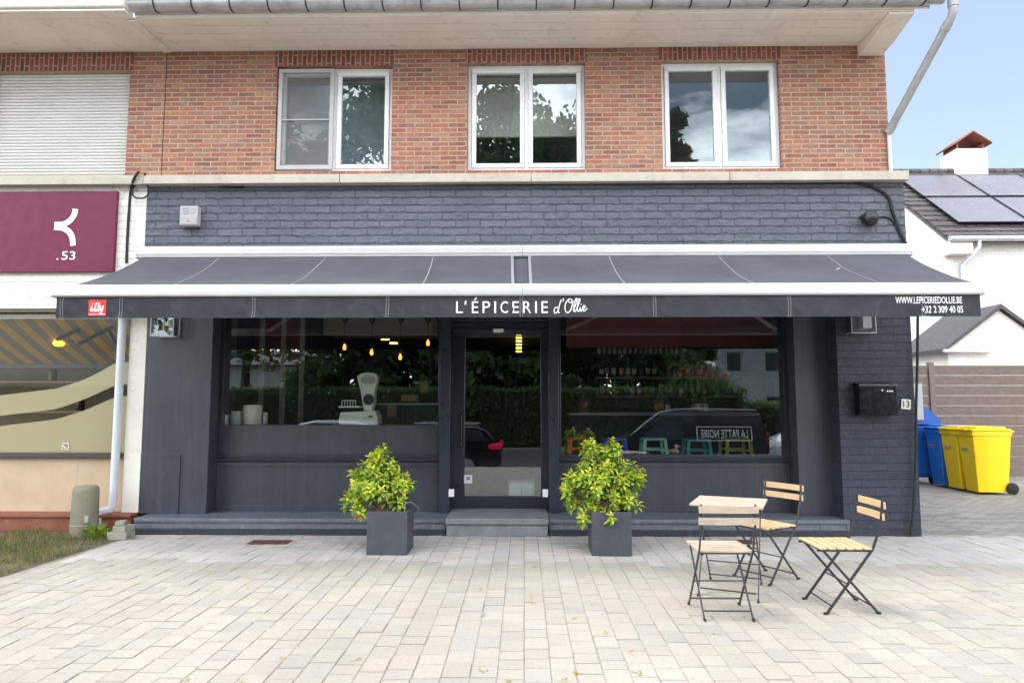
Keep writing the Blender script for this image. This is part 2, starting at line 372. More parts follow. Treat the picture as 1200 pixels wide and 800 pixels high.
# painted ground-floor wall, with the tall opening for the shop front
xpl, xpr = ax(157, 0, 615), ax(996, 0, 615)
PZ = .188
zbeam = 2.72
m = MB(); m.wall(XL, XR, zbeam, zcop_b, .05, .40); m.build('painted_brick_wall', M['dark_brick'], house)
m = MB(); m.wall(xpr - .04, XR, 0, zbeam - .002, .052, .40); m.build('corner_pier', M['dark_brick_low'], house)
m = MB(); m.box((XR - .3, .402, 0), (XR - .003, 9.0, zcop_b + .02)); m.build('painted_side_wall', M['dark_brick'], house)
# coping in three lengths with fine joints
xcr2 = ax(1066, -.06, 207)
edges = [XL - .0, XL + 2.35, XL + 4.62, XL + 6.95, xcr2]
for x0, x1 in zip(edges, edges[1:]):
    m = MB(); m.box((x0 + .003, -.06, zcop_b), (x1 - .003, UY + .02, zcop_t), .008); m.build('coping_stone', M['coping'], house)
# plinth
xs0, xs1 = ax(522, -.03, 615), ax(643, -.03, 615)
for x0, x1 in ((xpl, xs0 - .004), (xs1 + .004, xpr)):
    m = MB(); m.box((x0, -.012, PZ - .045), (x1, .9, PZ), .008); m.box((x0, .012, .07), (x1, .88, PZ - .045)); 
    if x1 > 2: m.box((x1 - .03, .0, .06), (x1, .012, PZ - .046), .003); m.box((x1 - .33, .002, .075), (x1 - .31, .012, PZ - .05), .002)
    p = m.build('plinth', M['plinth'], house)
    m = MB(); m.box((x0 + .002, -.004, 0), (x1 - .002, .86, .068), .004); m.build('base_strip', M['plinth_base'], p)
m = MB(); m.box((xs0, -.05, PZ - .055), (xs1, .9, PZ + .012), .01); m.box((xs0 + .01, -.025, .0), (xs1 - .01, .88, PZ - .056), .006); m.build('door_step', M['bluestone'], house)
# smooth piers
PY = .30
xa0, xa1 = ax(162.5, PY, 600), ax(243, PY, 560)
m = MB(); m.box((xa0, PY, PZ), (xa1, 1.0, zbeam + .1), .006); zl = az(532, PY - .02); m.box((xa0 + .001, PY - .012, PZ + .001), (ax(211, PY, 560), PY + .05, zl), .006)
m.build('pier', M['dark_paint'], house)
xb0 = ax(936, PY, 560)
m = MB(); m.box((xb0, PY, PZ), (xpr - .03, 1.0, zbeam + .1), .006); m.build('pier', M['dark_paint'], house)
# beam soffit above the shop front
m = MB(); m.box((XL + .02, .402, zbeam), (XR - .31, 1.1, zbeam + .12)); m.build('beam', M['dark_paint'], house)
# display windows
GY = .56
gz_l, gz_r = az(498, GY), az(530.5, GY)
def post(px0, px1, y0, y1, name='post'):
    m = MB(); m.box((ax(px0, y0, 480), y0, PZ + .001), (ax(px1, y0, 480), y1, zbeam), .006); return m.build(name, M['dark_wood'], house)
post(515, 527.5, .40, .70); post(643, 655, .40, .70)
def shopwin(x0, x1, zg, zrail, ztop, lower):
    t = .05; m = MB()
    m.box((x0, GY - .04, zrail), (x1, GY + .05, zrail + .05), .006); m.box((x0, GY - .035, ztop - t), (x1, GY + .05, ztop), .006)
    m.box((x0, GY - .037, zrail + .05), (x0 + t, GY + .05, ztop - t), .006); m.box((x1 - t, GY - .037, zrail + .05), (x1, GY + .05, ztop - t), .006)
    w = m.build('shop_window', M['dark_wood'], house)
    m = MB(); m.box((x0 + t - .01, GY, zrail + .04), (x1 - t + .01, GY + .008, ztop - t + .01)); m.build('pane', M['glass'], w, smooth=False)
    if lower:   # painted-out strip on the inside of the glass
        m = MB(); m.box((x0 + t - .004, GY - .014, zrail + .046), (x1 - t + .004, GY - .003, zg)); m.build('lower_panel', M['dark_paint'], w)
    # riser panel with its rail moulding
    m = MB(); m.box((x0, GY - .02, PZ + .001), (x1, GY + .06, zrail - .002)); 
    m.prism([(GY - .02, zrail - .03), (GY - .075, zrail - .025), (GY - .085, zrail - .008), (GY - .06, zrail + .006), (GY - .02, zrail + .02)], 'x', x0 + .001, x1 - .001)
    for q in ((x0 + .01, x0 + .07), (x1 - .07, x1 - .01)): m.box((q[0], GY - .032, PZ + .07), (q[1], GY - .018, zrail - .1), .004)
    m.box((x0 + .01, GY - .033, zrail - .1), (x1 - .01, GY - .018, zrail - .04), .004); m.box((x0 + .01, GY - .033, PZ + .002), (x1 - .01, GY - .018, PZ + .07), .004)
    m.build('riser_panel', M['dark_paint'], w)
    return w
zrail = az(537, GY)
shopwin(xa1 - .0, ax(515, .42, 480) + .02, gz_l, zrail, zbeam - .02, True)
shopwin(ax(655, .42, 480) - .02, xb0, gz_r, zrail - .0, zbeam - .02, False)
# door with roller-shutter housing
DY = .72
xd0, xd1 = ax(527.5, .5, 480), ax(643, .5, 480)
m = MB(); zt = az(389, .6)
for k in range(5): m.box((xd0, .56 + .004 * (k % 2), zt + .05 + k * .085), (xd1, .72, zt + .05 + k * .085 + .078), .01)
m.box((xd0, .54, zt - .0), (xd1, .74, zt + .045), .006); m.build('shutter_box', M['dark_wood'], house)
bx((ax(578, .53, 387), .526, az(389.5, .53)), (ax(590, .53, 387), .539, az(385, .53)), 'box_label', M['white_print'], house, .002)
m = MB(); xg0, xg1 = ax(545, DY, 480), ax(633.5, DY, 480); zg0 = az(581, DY); zg1 = az(392, DY)
m.box((xd0 - .05, DY - .02, PZ + .012), (xg0, DY + .05, zt + .02), .008); m.box((xg1, DY - .02, PZ + .012), (xd1 + .05, DY + .05, zt + .02), .008)
m.box((xg0, DY - .018, PZ + .014), (xg1, DY + .05, zg0), .006); m.box((xg0, DY - .018, zg1), (xg1, DY + .05, zt + .02), .006)
door = m.build('door', M['dark_wood'], house)
m = MB(); m.box((xg0 - .01, DY, zg0 - .01), (xg1 + .01, DY + .008, zg1 + .01)); m.build('pane', M['glass'], door, smooth=False)
m = MB(); hx = ax(541, DY, 480); m.tube([(hx, DY - .018, .95), (hx, DY - .07, .96), (hx, DY - .07, 1.35), (hx, DY - .018, 1.36)], .011); m.build('handle', M['black'], door)
m = MB(); m.box((ax(544, DY, 560), DY - .024, az(566, DY)), (ax(553.5, DY, 560), DY - .019, az(556, DY)), .001); st = m.build('door_sticker', M['white_print'], door)
m = MB(); m.box((ax(547, DY, 560), DY - .0265, az(562, DY)), (ax(551, DY, 560), DY - .0245, az(558, DY)), .0005); m.build('sticker_motif', pm('lilac_print', (.25, .22, .35), .5), door)
for px in (529, 639): bx((ax(px - 3.2, .38, 577), .37, az(582, .38)), (ax(px + 3.2, .38, 577), .402, az(573, .38)), 'white_socket', M['white_pvc'], house, .004)
# eaves: soffit boards, zinc gutter on brackets, roof edge, corbel and downpipe
ye = -.36
xs_l = ax(200, -.1, 40)
xe = ax(1067, -.25, 20)
m = MB()
for k in range(5):
    y0 = ye + .02 + k * (UY + .1 - ye - .02) / 5; y1 = ye + .02 + (k + 1) * (UY + .1 - ye - .02) / 5
    m.box((xcr, y0 + .003, zsof), (xe, y1 - .003, zsof + .022), .004)
m.build('soffit', M['soffit'], house)
m = MB(); m.bar((ax(152, ye + .05, 16) + .03, ye + .04, zsof - .012), (xcr + .02, UY - .01, zsof - .012), .10, .02, .004); m.build('soffit_trim', M['soffit'], house)
xge = ax(1107, ye - .1, 10); xgl = ax(152, ye - .1, 10)
m = MB(); cy, r_ = ye - .075, .088; zc_ = zsof + .115
prof = [(cy + r_ * math.cos(a), zc_ + r_ * math.sin(a)) for a in [R(180 + 180 * k / 12) for k in range(13)]]
pin = [(cy + (r_ - .006) * math.cos(a), zc_ + (r_ - .006) * math.sin(a)) for a in [R(360 - 180 * k / 12) for k in range(13)]]
m.prism(prof + pin, 'x', xgl, xge)
m.tube([(xgl, cy - r_, zc_ + .004), (xge, cy - r_, zc_ + .004)], .011)
m.prism(prof, 'x', xge, xge + .004)
g = m.build('gutter', M['gutter'], house)
k = 0; x = xgl + .3
while x < xge:
    m = MB(); m.tube([(cy2 + 0, 0, 0) if False else (x, cy + (r_ + .004) * math.cos(a), zc_ + (r_ + .004) * math.sin(a)) for cy2, a in [(0, R(170 + 18 * q)) for q in range(11)]], .009, 6)
    m.build('gutter_bracket', M['steel'], g); x += .44
m = MB(); m.box((xgl, ye - .0, zsof + .024), (xge - .1, ye + .03, zsof + .27), .004); m.build('fascia', M['soffit'], house)
m = MB(); x = xgl
nt = int((xge - xgl) / .25)
for i in range(nt):
    x0 = xgl + i * (xge - xgl) / nt
    m.prism([(ye - .09, zsof + .235), (ye - .09, zsof + .262), (ye + 2.6, zsof + 2.0), (ye + 2.6, zsof + 1.97)], 'x', x0 + .004, x0 + (xge - xgl) / nt - .004)
m.build('roof', M['tile'], house)
m = MB(); cx0, cx1 = ax(1005, UY, 60), ax(1037, UY, 60)
pf = [(UY + .02, zsof - .002), (UY + .02, zsof - .15), (UY - .28, zsof - .15), (UY - .50, zsof - .09), (UY - .60, zsof - .02), (ye + .02, zsof + .0), (ye + .02, zsof - .002)]
pf = [(UY + .02, zsof - .004), (UY + .02, zsof - .14), (UY - .06, zsof - .14), (UY - .30, zsof - .125), (UY - .48, zsof - .085), (UY - .62, zsof - .055), (ye + .03, zsof - .03), (ye + .03, zsof - .004)]
m.prism(pf, 'x', cx0, xe); m.build('corbel', M['soffit'], house, angle=50)
m = MB(); m.box((cx0 + .02, ye + .0, zsof + .03), (xe, UY + .5, zsof + .6)); m.build('gable_end_board', M['soffit'], house)
P1 = at(1116, -6, cy); P2 = at(1116, 14, cy); P2 = Vector((P1.x, cy, at(1116, 16, cy).z)); P3 = at(1041.5, 155, UY - .03)
pr = .048
dirn = (P3 - P2).normalized()
m = MB(); m.tube([(P1.x, cy, zsof + .35), (P1.x, cy, P2.z + .06), (P1.x, cy, P2.z + .02), tuple(P2 + dirn * .05), tuple(P2 + dirn * .12), tuple(P3)], pr, 14)
m.tube([(P1.x, cy, P2.z + .16), (P1.x, cy, P2.z + .08)], pr + .007, 14); m.tube([tuple(P2 + dirn * .10), tuple(P2 + dirn * .18)], pr + .007, 14); m.tube([tuple(P3 - dirn * .10), tuple(P3 + dirn * .01)], pr + .006, 14)
dp = m.build('downpipe', M['pipe'], house)
m = MB(); m.tube([(P3.x, UY - .03, P3.z + .02), (P3.x, UY - .03, zcop_t - .0)], .022, 10); m.build('lower_pipe', M['white_pipe'], house)

# shop interior: shell of the sales room
M['floor_in'] = pm('dark_shop_floor', (.06, .05, .045), .5, 0, .15, 3)
M['wall_in'] = pm('dark_green_grey_wall', (.014, .026, .034), .8, 0, .15, 2)
M['ceil_in'] = pm('dark_ceiling', (.05, .05, .055), .8, 0, .1, 2)
M['red_in'] = pm('dark_red_wall', (.20, .045, .035), .7, 0, .12, 2)
M['cream_in'] = pm('cream_bulkhead', (.42, .37, .30), .7, 0, .05, 2)
IX0, IX1, IY1, IZ0, IZ1 = xa1 - .25, xpr - .1, 11.0, .19, 2.85
bx((IX0, .9, IZ0 - .05), (IX1, IY1, IZ0), 'interior_floor', M['floor_in'], house, 0)
bx((IX0, 1.1, IZ1), (IX1, IY1, IZ1 + .05), 'interior_ceiling', M['ceil_in'], house, 0)
bx((IX0 - .05, 1.0, IZ0), (IX0, IY1, IZ1), 'interior_wall', M['wall_in'], house, 0)
bx((IX1, 1.0, IZ0), (IX1 + .05, IY1, IZ1), 'interior_wall', M['wall_in'], house, 0)
bx((IX0, IY1, IZ0), (IX1, IY1 + .05, IZ1), 'interior_wall', M['wall_in'], house, 0)
bx((ax(664, 1.9, 390), 1.9, az(407, 1.9)), (ax(921, 1.9, 390), 2.0, IZ1 - .002), 'red_bulkhead', M['red_in'], house, 0)
bx((ax(258, 2.2, 390), 2.2, az(426, 2.2)), (ax(352, 2.2, 390), 2.3, IZ1 - .002), 'red_bulkhead', M['red_in'], house, 0)
bx((ax(379, 2.6, 380), 2.6, az(391, 2.6)), (ax(506, 2.6, 380), 3.4, IZ1 - .002), 'cream_bulkhead', M['cream_in'], house, 0)

# ------------------------------------------------------------------ neighbour on the left
nb = thing('neighbour_house', 'left-hand house with white painted brick, roller shutter and beige shop front', 'building', (-7, .45, 0))
NX0 = -12.0
sh = (ax(40, UY, 140) - .6, ax(149.5, UY, 140), az(203, UY), az(79, UY))
m = MB(); m.wall(NX0, xcr - .0, zcop_b, zsof + .3, UY + .002, UY + .34, [sh]); m.build('brick_wall', M['brick'], nb)
m = MB(); m.box((sh[0] - .05, UY - .003, sh[3] + .003), (sh[1] + .05, UY + .1, zsof - .002)); m.build('brick_lintel', M['soldier'], nb)
m = MB(); z = sh[2]
while z < sh[3]:
    m.prism([(UY + .10, z + .002), (UY + .088, z + .012), (UY + .086, z + .030), (UY + .10, z + .040), (UY + .13, z + .040), (UY + .13, z + .002)], 'x', sh[0], sh[1]); z += .042
m.build('roller_shutter', M['shutter'], nb)
zw0 = 2.62
m = MB(); m.wall(NX0, XL - .004, zw0, zcop_b, .05, .40, []); m.build('white_brick_wall', M['white_brick'], nb)
m = MB(); m.box((NX0, -.055, zcop_b), (XL - .003, UY + .02, zcop_t), .008); m.build('coping_stone', M['coping'], nb)
m = MB(); m.box((NX0, ye - .14, zsof + .004), (xgl - .035, ye + .018, zsof + .026), .004); m.box((NX0, ye + .02, zsof + .004), (xcr - .01, UY + .1, zsof + .026), .004); m.build('soffit', M['soffit'], nb)
m = MB(); m.box((NX0, ye - .004, zsof + .027), (xgl - .035, ye + .03, zsof + .27), .004); m.build('fascia', M['soffit'], nb)
m = MB(); m.box((NX0, ye - .165, zsof + .028), (xgl - .03, ye - .008, zsof + .19), .03, 3); m.build('gutter', M['gutter_cream'], nb)
m = MB(); m.prism([(ye - .09, zsof + .235), (ye - .09, zsof + .262), (ye + 2.6, zsof + 2.0), (ye + 2.6, zsof + 1.97)], 'x', NX0, xgl - .01); m.build('roof', M['tile'], nb)
xc0 = ax(144, PY, 560); 
m = MB(); m.box((xc0 + .0, PY - .004, .20), (xa0 - .003, 1.0, zw0 + .1), .006)
for py in (385, 397, 408, 456): m.lathe([(.0, .008), (.02, .005), (.03, 0)], (ax(156 + (py % 3) * 4, PY, py), PY - .004, az(py, PY)), 8, Matrix.Rotation(R(90), 3, 'X'))
m.build('white_column', M['white_plaster'], nb)
m = MB(); px_ = ax(138.5, PY - .05, 480); m.tube([(px_, PY - .055, zw0), (px_, PY - .055, .30), (px_ - .02, PY - .065, .245), (px_ - .13, PY - .09, .22)], .046, 12)
m.tube([(px_ - .13, PY - .09, .24), (px_ - .135, PY - .1, .0)], .05, 12); m.build('downpipe', M['white_pipe'], nb)
nw0, nw1 = ax(66, .42, 480) - 1.6, xc0
zs_, zt_ = az(531, .42), 2.60
m = MB(); m.box((NX0, .40, .17), (nw1 - .001, .62, zs_ - .06)); 
xj = ax(89.5, .40, 560)
m.build('beige_wall', M['beige'], nb)
m = MB(); m.box((xj - .004, .397, .172), (xj + .004, .41, zs_ - .062)); m.build('panel_joint', M['coping'], nb)
m = MB(); m.box((NX0, .34, zs_ - .058), (nw1 - .002, .62, zs_), .006); m.build('window_sill', M['brown'], nb)
m = MB(); m.box((NX0, .18, .0), (xa0 - .02, .60, .165), .005); m.box((NX0, .15, .165), (xa0 - .02, .61, .198), .006); m.build('plinth', M['redplinth'], nb)
m = MB(); yw = .46
m.box((nw1 - .07, yw - .03, zs_), (nw1 - .002, yw + .05, zt_), .005); m.box((nw0, yw - .03, zt_ - .06), (nw1 - .07, yw + .05, zt_), .005); m.box((nw0 - .06, yw - .03, zs_), (nw0, yw + .05, zt_), .005)
nwin = m.build('shop_window', M['white_pvc'], nb)
m = MB(); m.box((nw0, yw, zs_), (nw1 - .065, yw + .008, zt_ - .05)); m.build('pane', M['glass_nb'], nwin, smooth=False)
# frosted film: two sweeping bands
def sweep(top, bot, nm):
    m = MB(); n = 24
    V = [[m.bm.verts.new((nw0 + (nw1 - .07 - nw0) * i / n, yw + .012, z(i / n))) for z in (bot, top)] for i in range(n + 1)]
    for i in range(n): m.f([V[i][0], V[i + 1][0], V[i + 1][1], V[i][1]])
    return m.build(nm, M['frost'], nwin)
_t = NT('frosted_film'); _t.n.remove(_t.p); _tr = _t.new('BsdfTransparent'); _df = _t.new('BsdfDiffuse'); _df.inputs[0].default_value = (.56, .54, .44, 1); _mx = _t.new('MixShader'); _mx.inputs[0].default_value = .88
_t.l.new(_tr.outputs[0], _mx.inputs[1]); _t.l.new(_df.outputs[0], _mx.inputs[2]); _t.l.new(_mx.outputs[0], _t.out.inputs[0]); M['frost'] = _t.m
def zpx(pts):   # height curve through photo points on the glass
    q = sorted((ax(px, yw, py), az(py, yw, px)) for px, py in pts)
    def f(u):
        x = nw0 + (nw1 - .07 - nw0) * u
        if x <= q[0][0]: return q[0][1] + (x - q[0][0]) * .12
        for (xa, za), (xb, zb) in zip(q, q[1:]):
            if x <= xb:
                k = (x - xa) / (xb - xa); return za + (zb - za) * k
        return q[-1][1]
    return f
sweep(zpx([(66, 455), (100, 444), (137, 424)]), zpx([(66, 479), (100, 467), (137, 450)]), 'frosted_band')
sweep(zpx([(66, 491), (100, 480), (137, 464)]), lambda u: zs_ + .002, 'frosted_band')
m = MB(); c0 = at(76.5, 523, yw + .0)
for q in range(1):
    pts = [(c0.x + .055 * math.cos(a), yw - .002, c0.z + .055 * math.sin(a)) for a in [R(45 + 90 * k) for k in range(5)]]
    m.tube(pts, .005, 6); m.tube([(c0.x - .02, yw - .002, c0.z + .02), (c0.x - .012, yw - .002, c0.z - .008), (c0.x + .02, yw - .002, c0.z - .02)], .006, 6)
m.build('window_sticker', M['white_print'], nwin)
M['nb_in'] = pm('neighbour_shop_wall', (.22, .19, .15), .8, 0, .15, 2)
m = MB(); m.poly([(NX0, 3.6, 0), (xc0 + .1, 3.6, 0), (xc0 + .1, 3.6, 2.9), (NX0, 3.6, 2.9)]); m.poly([(xc0 + .1, .63, 0), (xc0 + .1, 3.6, 0), (xc0 + .1, 3.6, 2.9), (xc0 + .1, .63, 2.9)]); m.poly([(NX0, .63, .1), (xc0 + .1, .63, .1), (xc0 + .1, 3.6, .1), (NX0, 3.6, .1)]); m.poly([(NX0, .4, 2.9), (xc0 + .1, .4, 2.9), (xc0 + .1, 3.6, 2.9), (NX0, 3.6, 2.9)])
m.build('interior_wall', M['nb_in'], nb, smooth=False)

# striped canopy added behind the neighbour's glass in place of a mirrored awning
can = thing('striped_canopy', 'yellow and grey striped canopy standing in for an awning reflected in the neighbour window', 'awning', (-5.5, 1.4, 2.3))
t = NT('striped_canvas'); sp = t.new('SeparateXYZ'); t.l.new(t.tc(), sp.inputs[0])
v = t.math('FRACT', t.math('MULTIPLY', sp.outputs[0], 3.6)); t.set(t.mix(t.math('GREATER_THAN', v, .5), (.85, .54, .06), (.36, .31, .26)), .9); M['stripe'] = t.m
t.p.inputs['Emission Strength'].default_value = 0
za, zb = az(366, 1.0), az(426, 2.2)
m = MB(); m.grid(lambda u, v: (-8.0 + (8.0 + xc0 + .05) * u, 1.0 + 1.2 * v, za + (zb - za) * v - .03 * math.sin(math.pi * v)), 20, 8); m.build('canvas', M['stripe'], can, recalc=False)
for pts in ([(66, 398), (92, 386), (95, 391)], [(92, 403), (138, 380)], [(126, 385), (137, 402)]):
    P = [at(px, py, 1.05 + .25 * i) for i, (px, py) in enumerate(pts)]; m = MB()
    for a, b in zip(P, P[1:]): m.bar(a, b, .03, .05, .008)
    m.build('folding_arm', M['steel'], can)
m = MB(); m.bar((-8.0, 2.22, zb - .03), (xc0 + .03, 2.22, zb - .03), .06, .09, .015); m.build('front_rail', M['steel'], can)
yb = thing('yellow_lamp', 'small yellow lit lamp behind the neighbour window at the left', 'lamp', tuple(at(69, 402, 1.6)))
m = MB(); c = at(69, 402, 1.6); m.lathe([(0, -.05), (.05, -.04), (.08, 0), (.05, .04), (0, .05)], c, 14); m.build('lamp_globe', emis('yellow_glow', (1, .6, .05), 1.2), yb)
m = MB(); m.tube([c + Vector((0, 0, .05)), c + Vector((0, 0, .5))], .006); m.build('cord', M['black'], yb)
# a plant and some shelves of goods, seen through the gap between the films
shf = thing('goods_shelf', 'wooden shelf of goods behind the frosted band in the neighbour window', 'shelf', (-5.6, 2.4, 0))
m = MB()
for z in (.9, 1.35, 1.8): m.box((-8.5, 2.3, z), (xc0 - .1, 2.6, z + .03), .003)
m.build('board', M['wood_old'], shf)
for i, x in enumerate([-7.7, -7.2, -6.75, -6.3, -5.9, -5.55, -5.3]):
    z = (1.382, 1.832)[i % 2]; h = .18 + .06 * (i % 3)
    m = MB(); m.lathe([(.0, 0), (.055, 0), (.06, .01), (.06, h * .6), (.03, h * .8), (.022, h), (0, h)], (x, 2.42, z), 12)
    o = m.build('storage_jar', pm('jar_%s' % ['tan', 'olive', 'dark', 'grey'][i % 4], [(.4, .3, .15), (.2, .2, .08), (.05, .05, .05), (.3, .3, .28)][i % 4], .4), None, loc=(x, 2.42, z))
    tag(o, 'storage jar on the shelf behind the frosted glass of the neighbour window', 'jar', 'jars on the neighbour shelf')

# the shop sign on the white wall
def ribbon(m, pts, w, y, n=10, d=.012):
    """flat lettering stroke in the x-z plane through points, smoothed"""
    P = [Vector((p[0], p[1])) for p in pts]; Q = []
    if len(P) > 2:
        for i in range(len(P) - 1):
            p0, p1, p2, p3 = P[max(i - 1, 0)], P[i], P[i + 1], P[min(i + 2, len(P) - 1)]
            for k in range(n):
                s = k / n; Q.append(.5 * ((2 * p1) + (p2 - p0) * s + (2 * p0 - 5 * p1 + 4 * p2 - p3) * s * s + (3 * p1 - p0 - 3 * p2 + p3) * s ** 3))
        Q.append(P[-1])
    else: Q = P
    L = []
    for i, q in enumerate(Q):
        tdir = Q[min(i + 1, len(Q) - 1)] - Q[max(i - 1, 0)]
        if tdir.length < 1e-9: tdir = Vector((1, 0))
        tdir.normalize(); nn = Vector((-tdir.y, tdir.x)) * w / 2
        yy = y(q.x, q.y) if callable(y) else y
        L.append((m.bm.verts.new((q.x + nn.x, yy, q.y + nn.y)), m.bm.verts.new((q.x - nn.x, yy, q.y - nn.y))))
    for a, b in zip(L, L[1:]): m.f([a[0], a[1], b[1], b[0]])
def text_into(m, body, x0, x1, z0, z1, y, bold=0.0, space=1.0, shear=0.0, mirror=False):
    cu = bpy.data.curves.new('lettering_source', 'FONT'); cu.body = body; cu.size = 1; cu.offset = bold; cu.space_character = space; cu.shear = shear; cu.resolution_u = 4
    ob = bpy.data.objects.new('lettering_source', cu); COL.objects.link(ob)
    bpy.context.view_layer.update()
    me = bpy.data.meshes.new_from_object(ob.evaluated_get(bpy.context.evaluated_depsgraph_get()))
    xs = [v.co.x for v in me.vertices]; ys = [v.co.y for v in me.vertices]
    ax0, ax1, ay0, ay1 = min(xs), max(xs), min(ys), max(ys); V = []
    for v in me.vertices:
        u = (v.co.x - ax0) / (ax1 - ax0); w = (v.co.y - ay0) / (ay1 - ay0)
        if mirror: u = 1 - u
        X, Z = x0 + (x1 - x0) * u, z0 + (z1 - z0) * w
        V.append(m.bm.verts.new((X, y(X, Z) if callable(y) else y, Z)))
    for p in me.polygons: m.f([V[i] for i in p.vertices])
    bpy.data.objects.remove(ob); bpy.data.curves.remove(cu); bpy.data.meshes.remove(me)
SY = .0
sgn = thing('shop_sign', 'maroon sign board with white curved emblem and number on the white brick wall', 'sign', (ax(90, SY, 270), SY, az(270, SY)))
sx1 = ax(135, SY, 270)
m = MB(); m.box((sx1 - 2.6, SY, az(318.5, SY, 100)), (sx1, SY + .045, az(224, SY, 100)), .004); m.build('sign_board', M['maroon'], sgn)
def E(px, py): p = at(px, py, SY); return (p.x, p.z)
m = MB()
ribbon(m, [E(88.8, 245), E(87.2, 252), E(82, 259), E(74, 263), E(64, 263.5)], .068, SY - .006)
ribbon(m, [E(64, 266.5), E(74, 267.5), E(81.5, 272), E(85.2, 279), E(86, 288)], .068, SY - .008)
m.build('emblem', M['white_print'], sgn, smooth=False)
m = MB(); text_into(m, '53', E(72.5, 300)[0], E(88.8, 300)[0], E(80, 304.5)[1], E(80, 294.5)[1], SY - .006, .008)
m.box((E(66.8, 304)[0], SY - .007, E(67, 304.5)[1]), (E(68.8, 304)[0], SY - .003, E(67, 302.8)[1])); m.build('number', M['white_print'], sgn, smooth=False)
# ------------------------------------------------------------------ awning
M['fabric'] = None
t = NT('charcoal_awning_canvas')
w1 = t.n.new('ShaderNodeTexWave'); w1.inputs['Scale'].default_value = 90; t.l.new(t.tc(), w1.inputs['Vector'])
c = t.mix(1.0, (.082, .085, .098), t.ramp(t.noise(1.6, 5, .6), [(.3, .84), (.7, 1.14)]), 'MULTIPLY')
c = t.mix(t.ramp(t.noise(5, 8, .75), [(.58, 0.0), (.75, .16)]), c, (.2, .2, .2))
t.set(c, .85, 0, **{'Specular IOR Level': .25}); t.bump(t.noise(3.0, 3), .25, .02)
M['fabric'] = t.m
M['stitch'] = pm('pale_seam_stitching', (.26, .26, .27), .8, 0, .1, 30)
YC, YB = -.13, -1.41                       # roller case and front bar
awn = thing('awning', 'charcoal canvas awning with white front bar and lettered valance over the shop front', 'awning', (0, .05, az(294, YC)))
zc0, zc1 = az(300.5, YC), az(286.5, YC)
xc = [ax(160, YC, 294), ax(612, YC, 294), ax(1068.5, YC, 294)]
for i in range(2):
    m = MB(); a, b = xc[i] + (.004 if i else 0), xc[i + 1]
    h = zc1 - zc0
    m.prism([(.048, zc0 + .02), (.048, zc1), (YC + .05, zc1 + .004), (YC + .012, zc1 - .008), (YC, zc1 - .03), (YC, zc0 + .045), (YC + .012, zc0 + .04), (YC + .012, zc0 + .032), (YC, zc0 + .028), (YC + .004, zc0 + .008), (YC + .02, zc0)], 'x', a, b)
    m.box((a - .012, YC - .004, zc0 - .004) if i == 0 else (b - .0, YC - .004, zc0 - .004), (a, .047, zc1 + .006) if i == 0 else (b + .012, .047, zc1 + .006), .004)
    m.build('cassette', M['alu'], awn)
zb1, zb0 = az(332, YB), az(346, YB)
xb_ = [ax(61, YB, 340), ax(612, YB, 340), ax(1153, YB, 340)]
for i in range(2):
    m = MB(); a, b = xb_[i] + (.003 if i else 0), xb_[i + 1]; h = zb1 - zb0
    m.prism([(YB, zb0 + .012), (YB - .004, zb0 + h * .45), (YB + .004, zb1 - .016), (YB + .02, zb1), (YB + .075, zb1 - .004), (YB + .09, zb0 + .02), (YB + .06, zb0), (YB + .012, zb0)], 'x', a, b)
    m.build('front_bar', M['alu'], awn, angle=28)
for x in (xb_[0], xb_[2]):
    s = -1 if x < 0 else 1; m = MB(); m.box((x, YB - .006, zb0 - .004), (x + s * .02, YB + .094, zb1 + .004), .008); m.build('end_cap', M['white_pvc'], awn)
# canvas: two sheets that sag between case and bar, and the strip under their gap
zf0, zf1 = zc0 + .012, zb1 - .012
YF0, YF1 = YC + .03, YB + .06
def canv(x0t, x1t, x0b, x1b, drop=0.0):
    def fn(u, v):
        xt, xb2 = x0t + (x1t - x0t) * u, x0b + (x1b - x0b) * u
        sag = .045 * math.sin(math.pi * v) + .016 * math.sin(math.pi * v) * noise.noise((xt * 1.7, v * 2, 0)) + .006 * noise.noise((xt * 5, v * 1.3, 4)) * math.sin(math.pi * v)
        return (xt + (xb2 - xt) * v, YF0 + (YF1 - YF0) * v, zf0 + (zf1 - zf0) * v - sag - drop)
    return fn
tl, tr_ = ax(168, YF0, 301), ax(1063, YF0, 301); bl, br = ax(77, YF1, 332), ax(1150, YF1, 332)
gl0, gl1 = ax(601, YF0, 301), ax(602.5, YF1, 332); gr0, gr1 = ax(619, YF0, 301), ax(621, YF1, 332)
L_, R_ = canv(tl, gl0, bl, gl1), canv(gr0, tr_, gr1, br)
for fn in (L_, R_):
    m = MB(); m.grid(fn, 36, 14); m.build('canvas', M['fabric'], awn, recalc=False, angle=60)
m = MB(); m.grid(canv(gl0 - .05, gr0 + .05, gl1 - .05, gr1 + .05, .03), 3, 10); m.build('gap_canvas', M['fabric'], awn, recalc=False)
def seam(pt, pb, fn, w=.012):
    xt = ax(pt, YF0, 301); xb2 = ax(pb, YF1, 332)
    m = MB(); n = 14; V = []
    a, b = fn(0, 0), fn(1, 0); a1, b1 = fn(0, 1), fn(1, 1)
    u0 = (xt - a[0]) / (b[0] - a[0]); u1 = (xb2 - a1[0]) / (b1[0] - a1[0])
    for i in range(n + 1):
        v = i / n; p = Vector(fn(u0 + (u1 - u0) * v, v)); V.append((m.bm.verts.new(p + Vector((-w / 2, -.001, .004))), m.bm.verts.new(p + Vector((w / 2, -.001, .004)))))
    for p, q in zip(V, V[1:]): m.f([p[0], p[1], q[1], q[0]])
    return m.build('canvas_seam', M['stitch'], awn, recalc=False)
for a, b in ((258, 198), (383, 337), (508, 494)): seam(a, b, L_)
for a, b in ((713, 734), (841, 887), (968, 1036)): seam(a, b, R_)
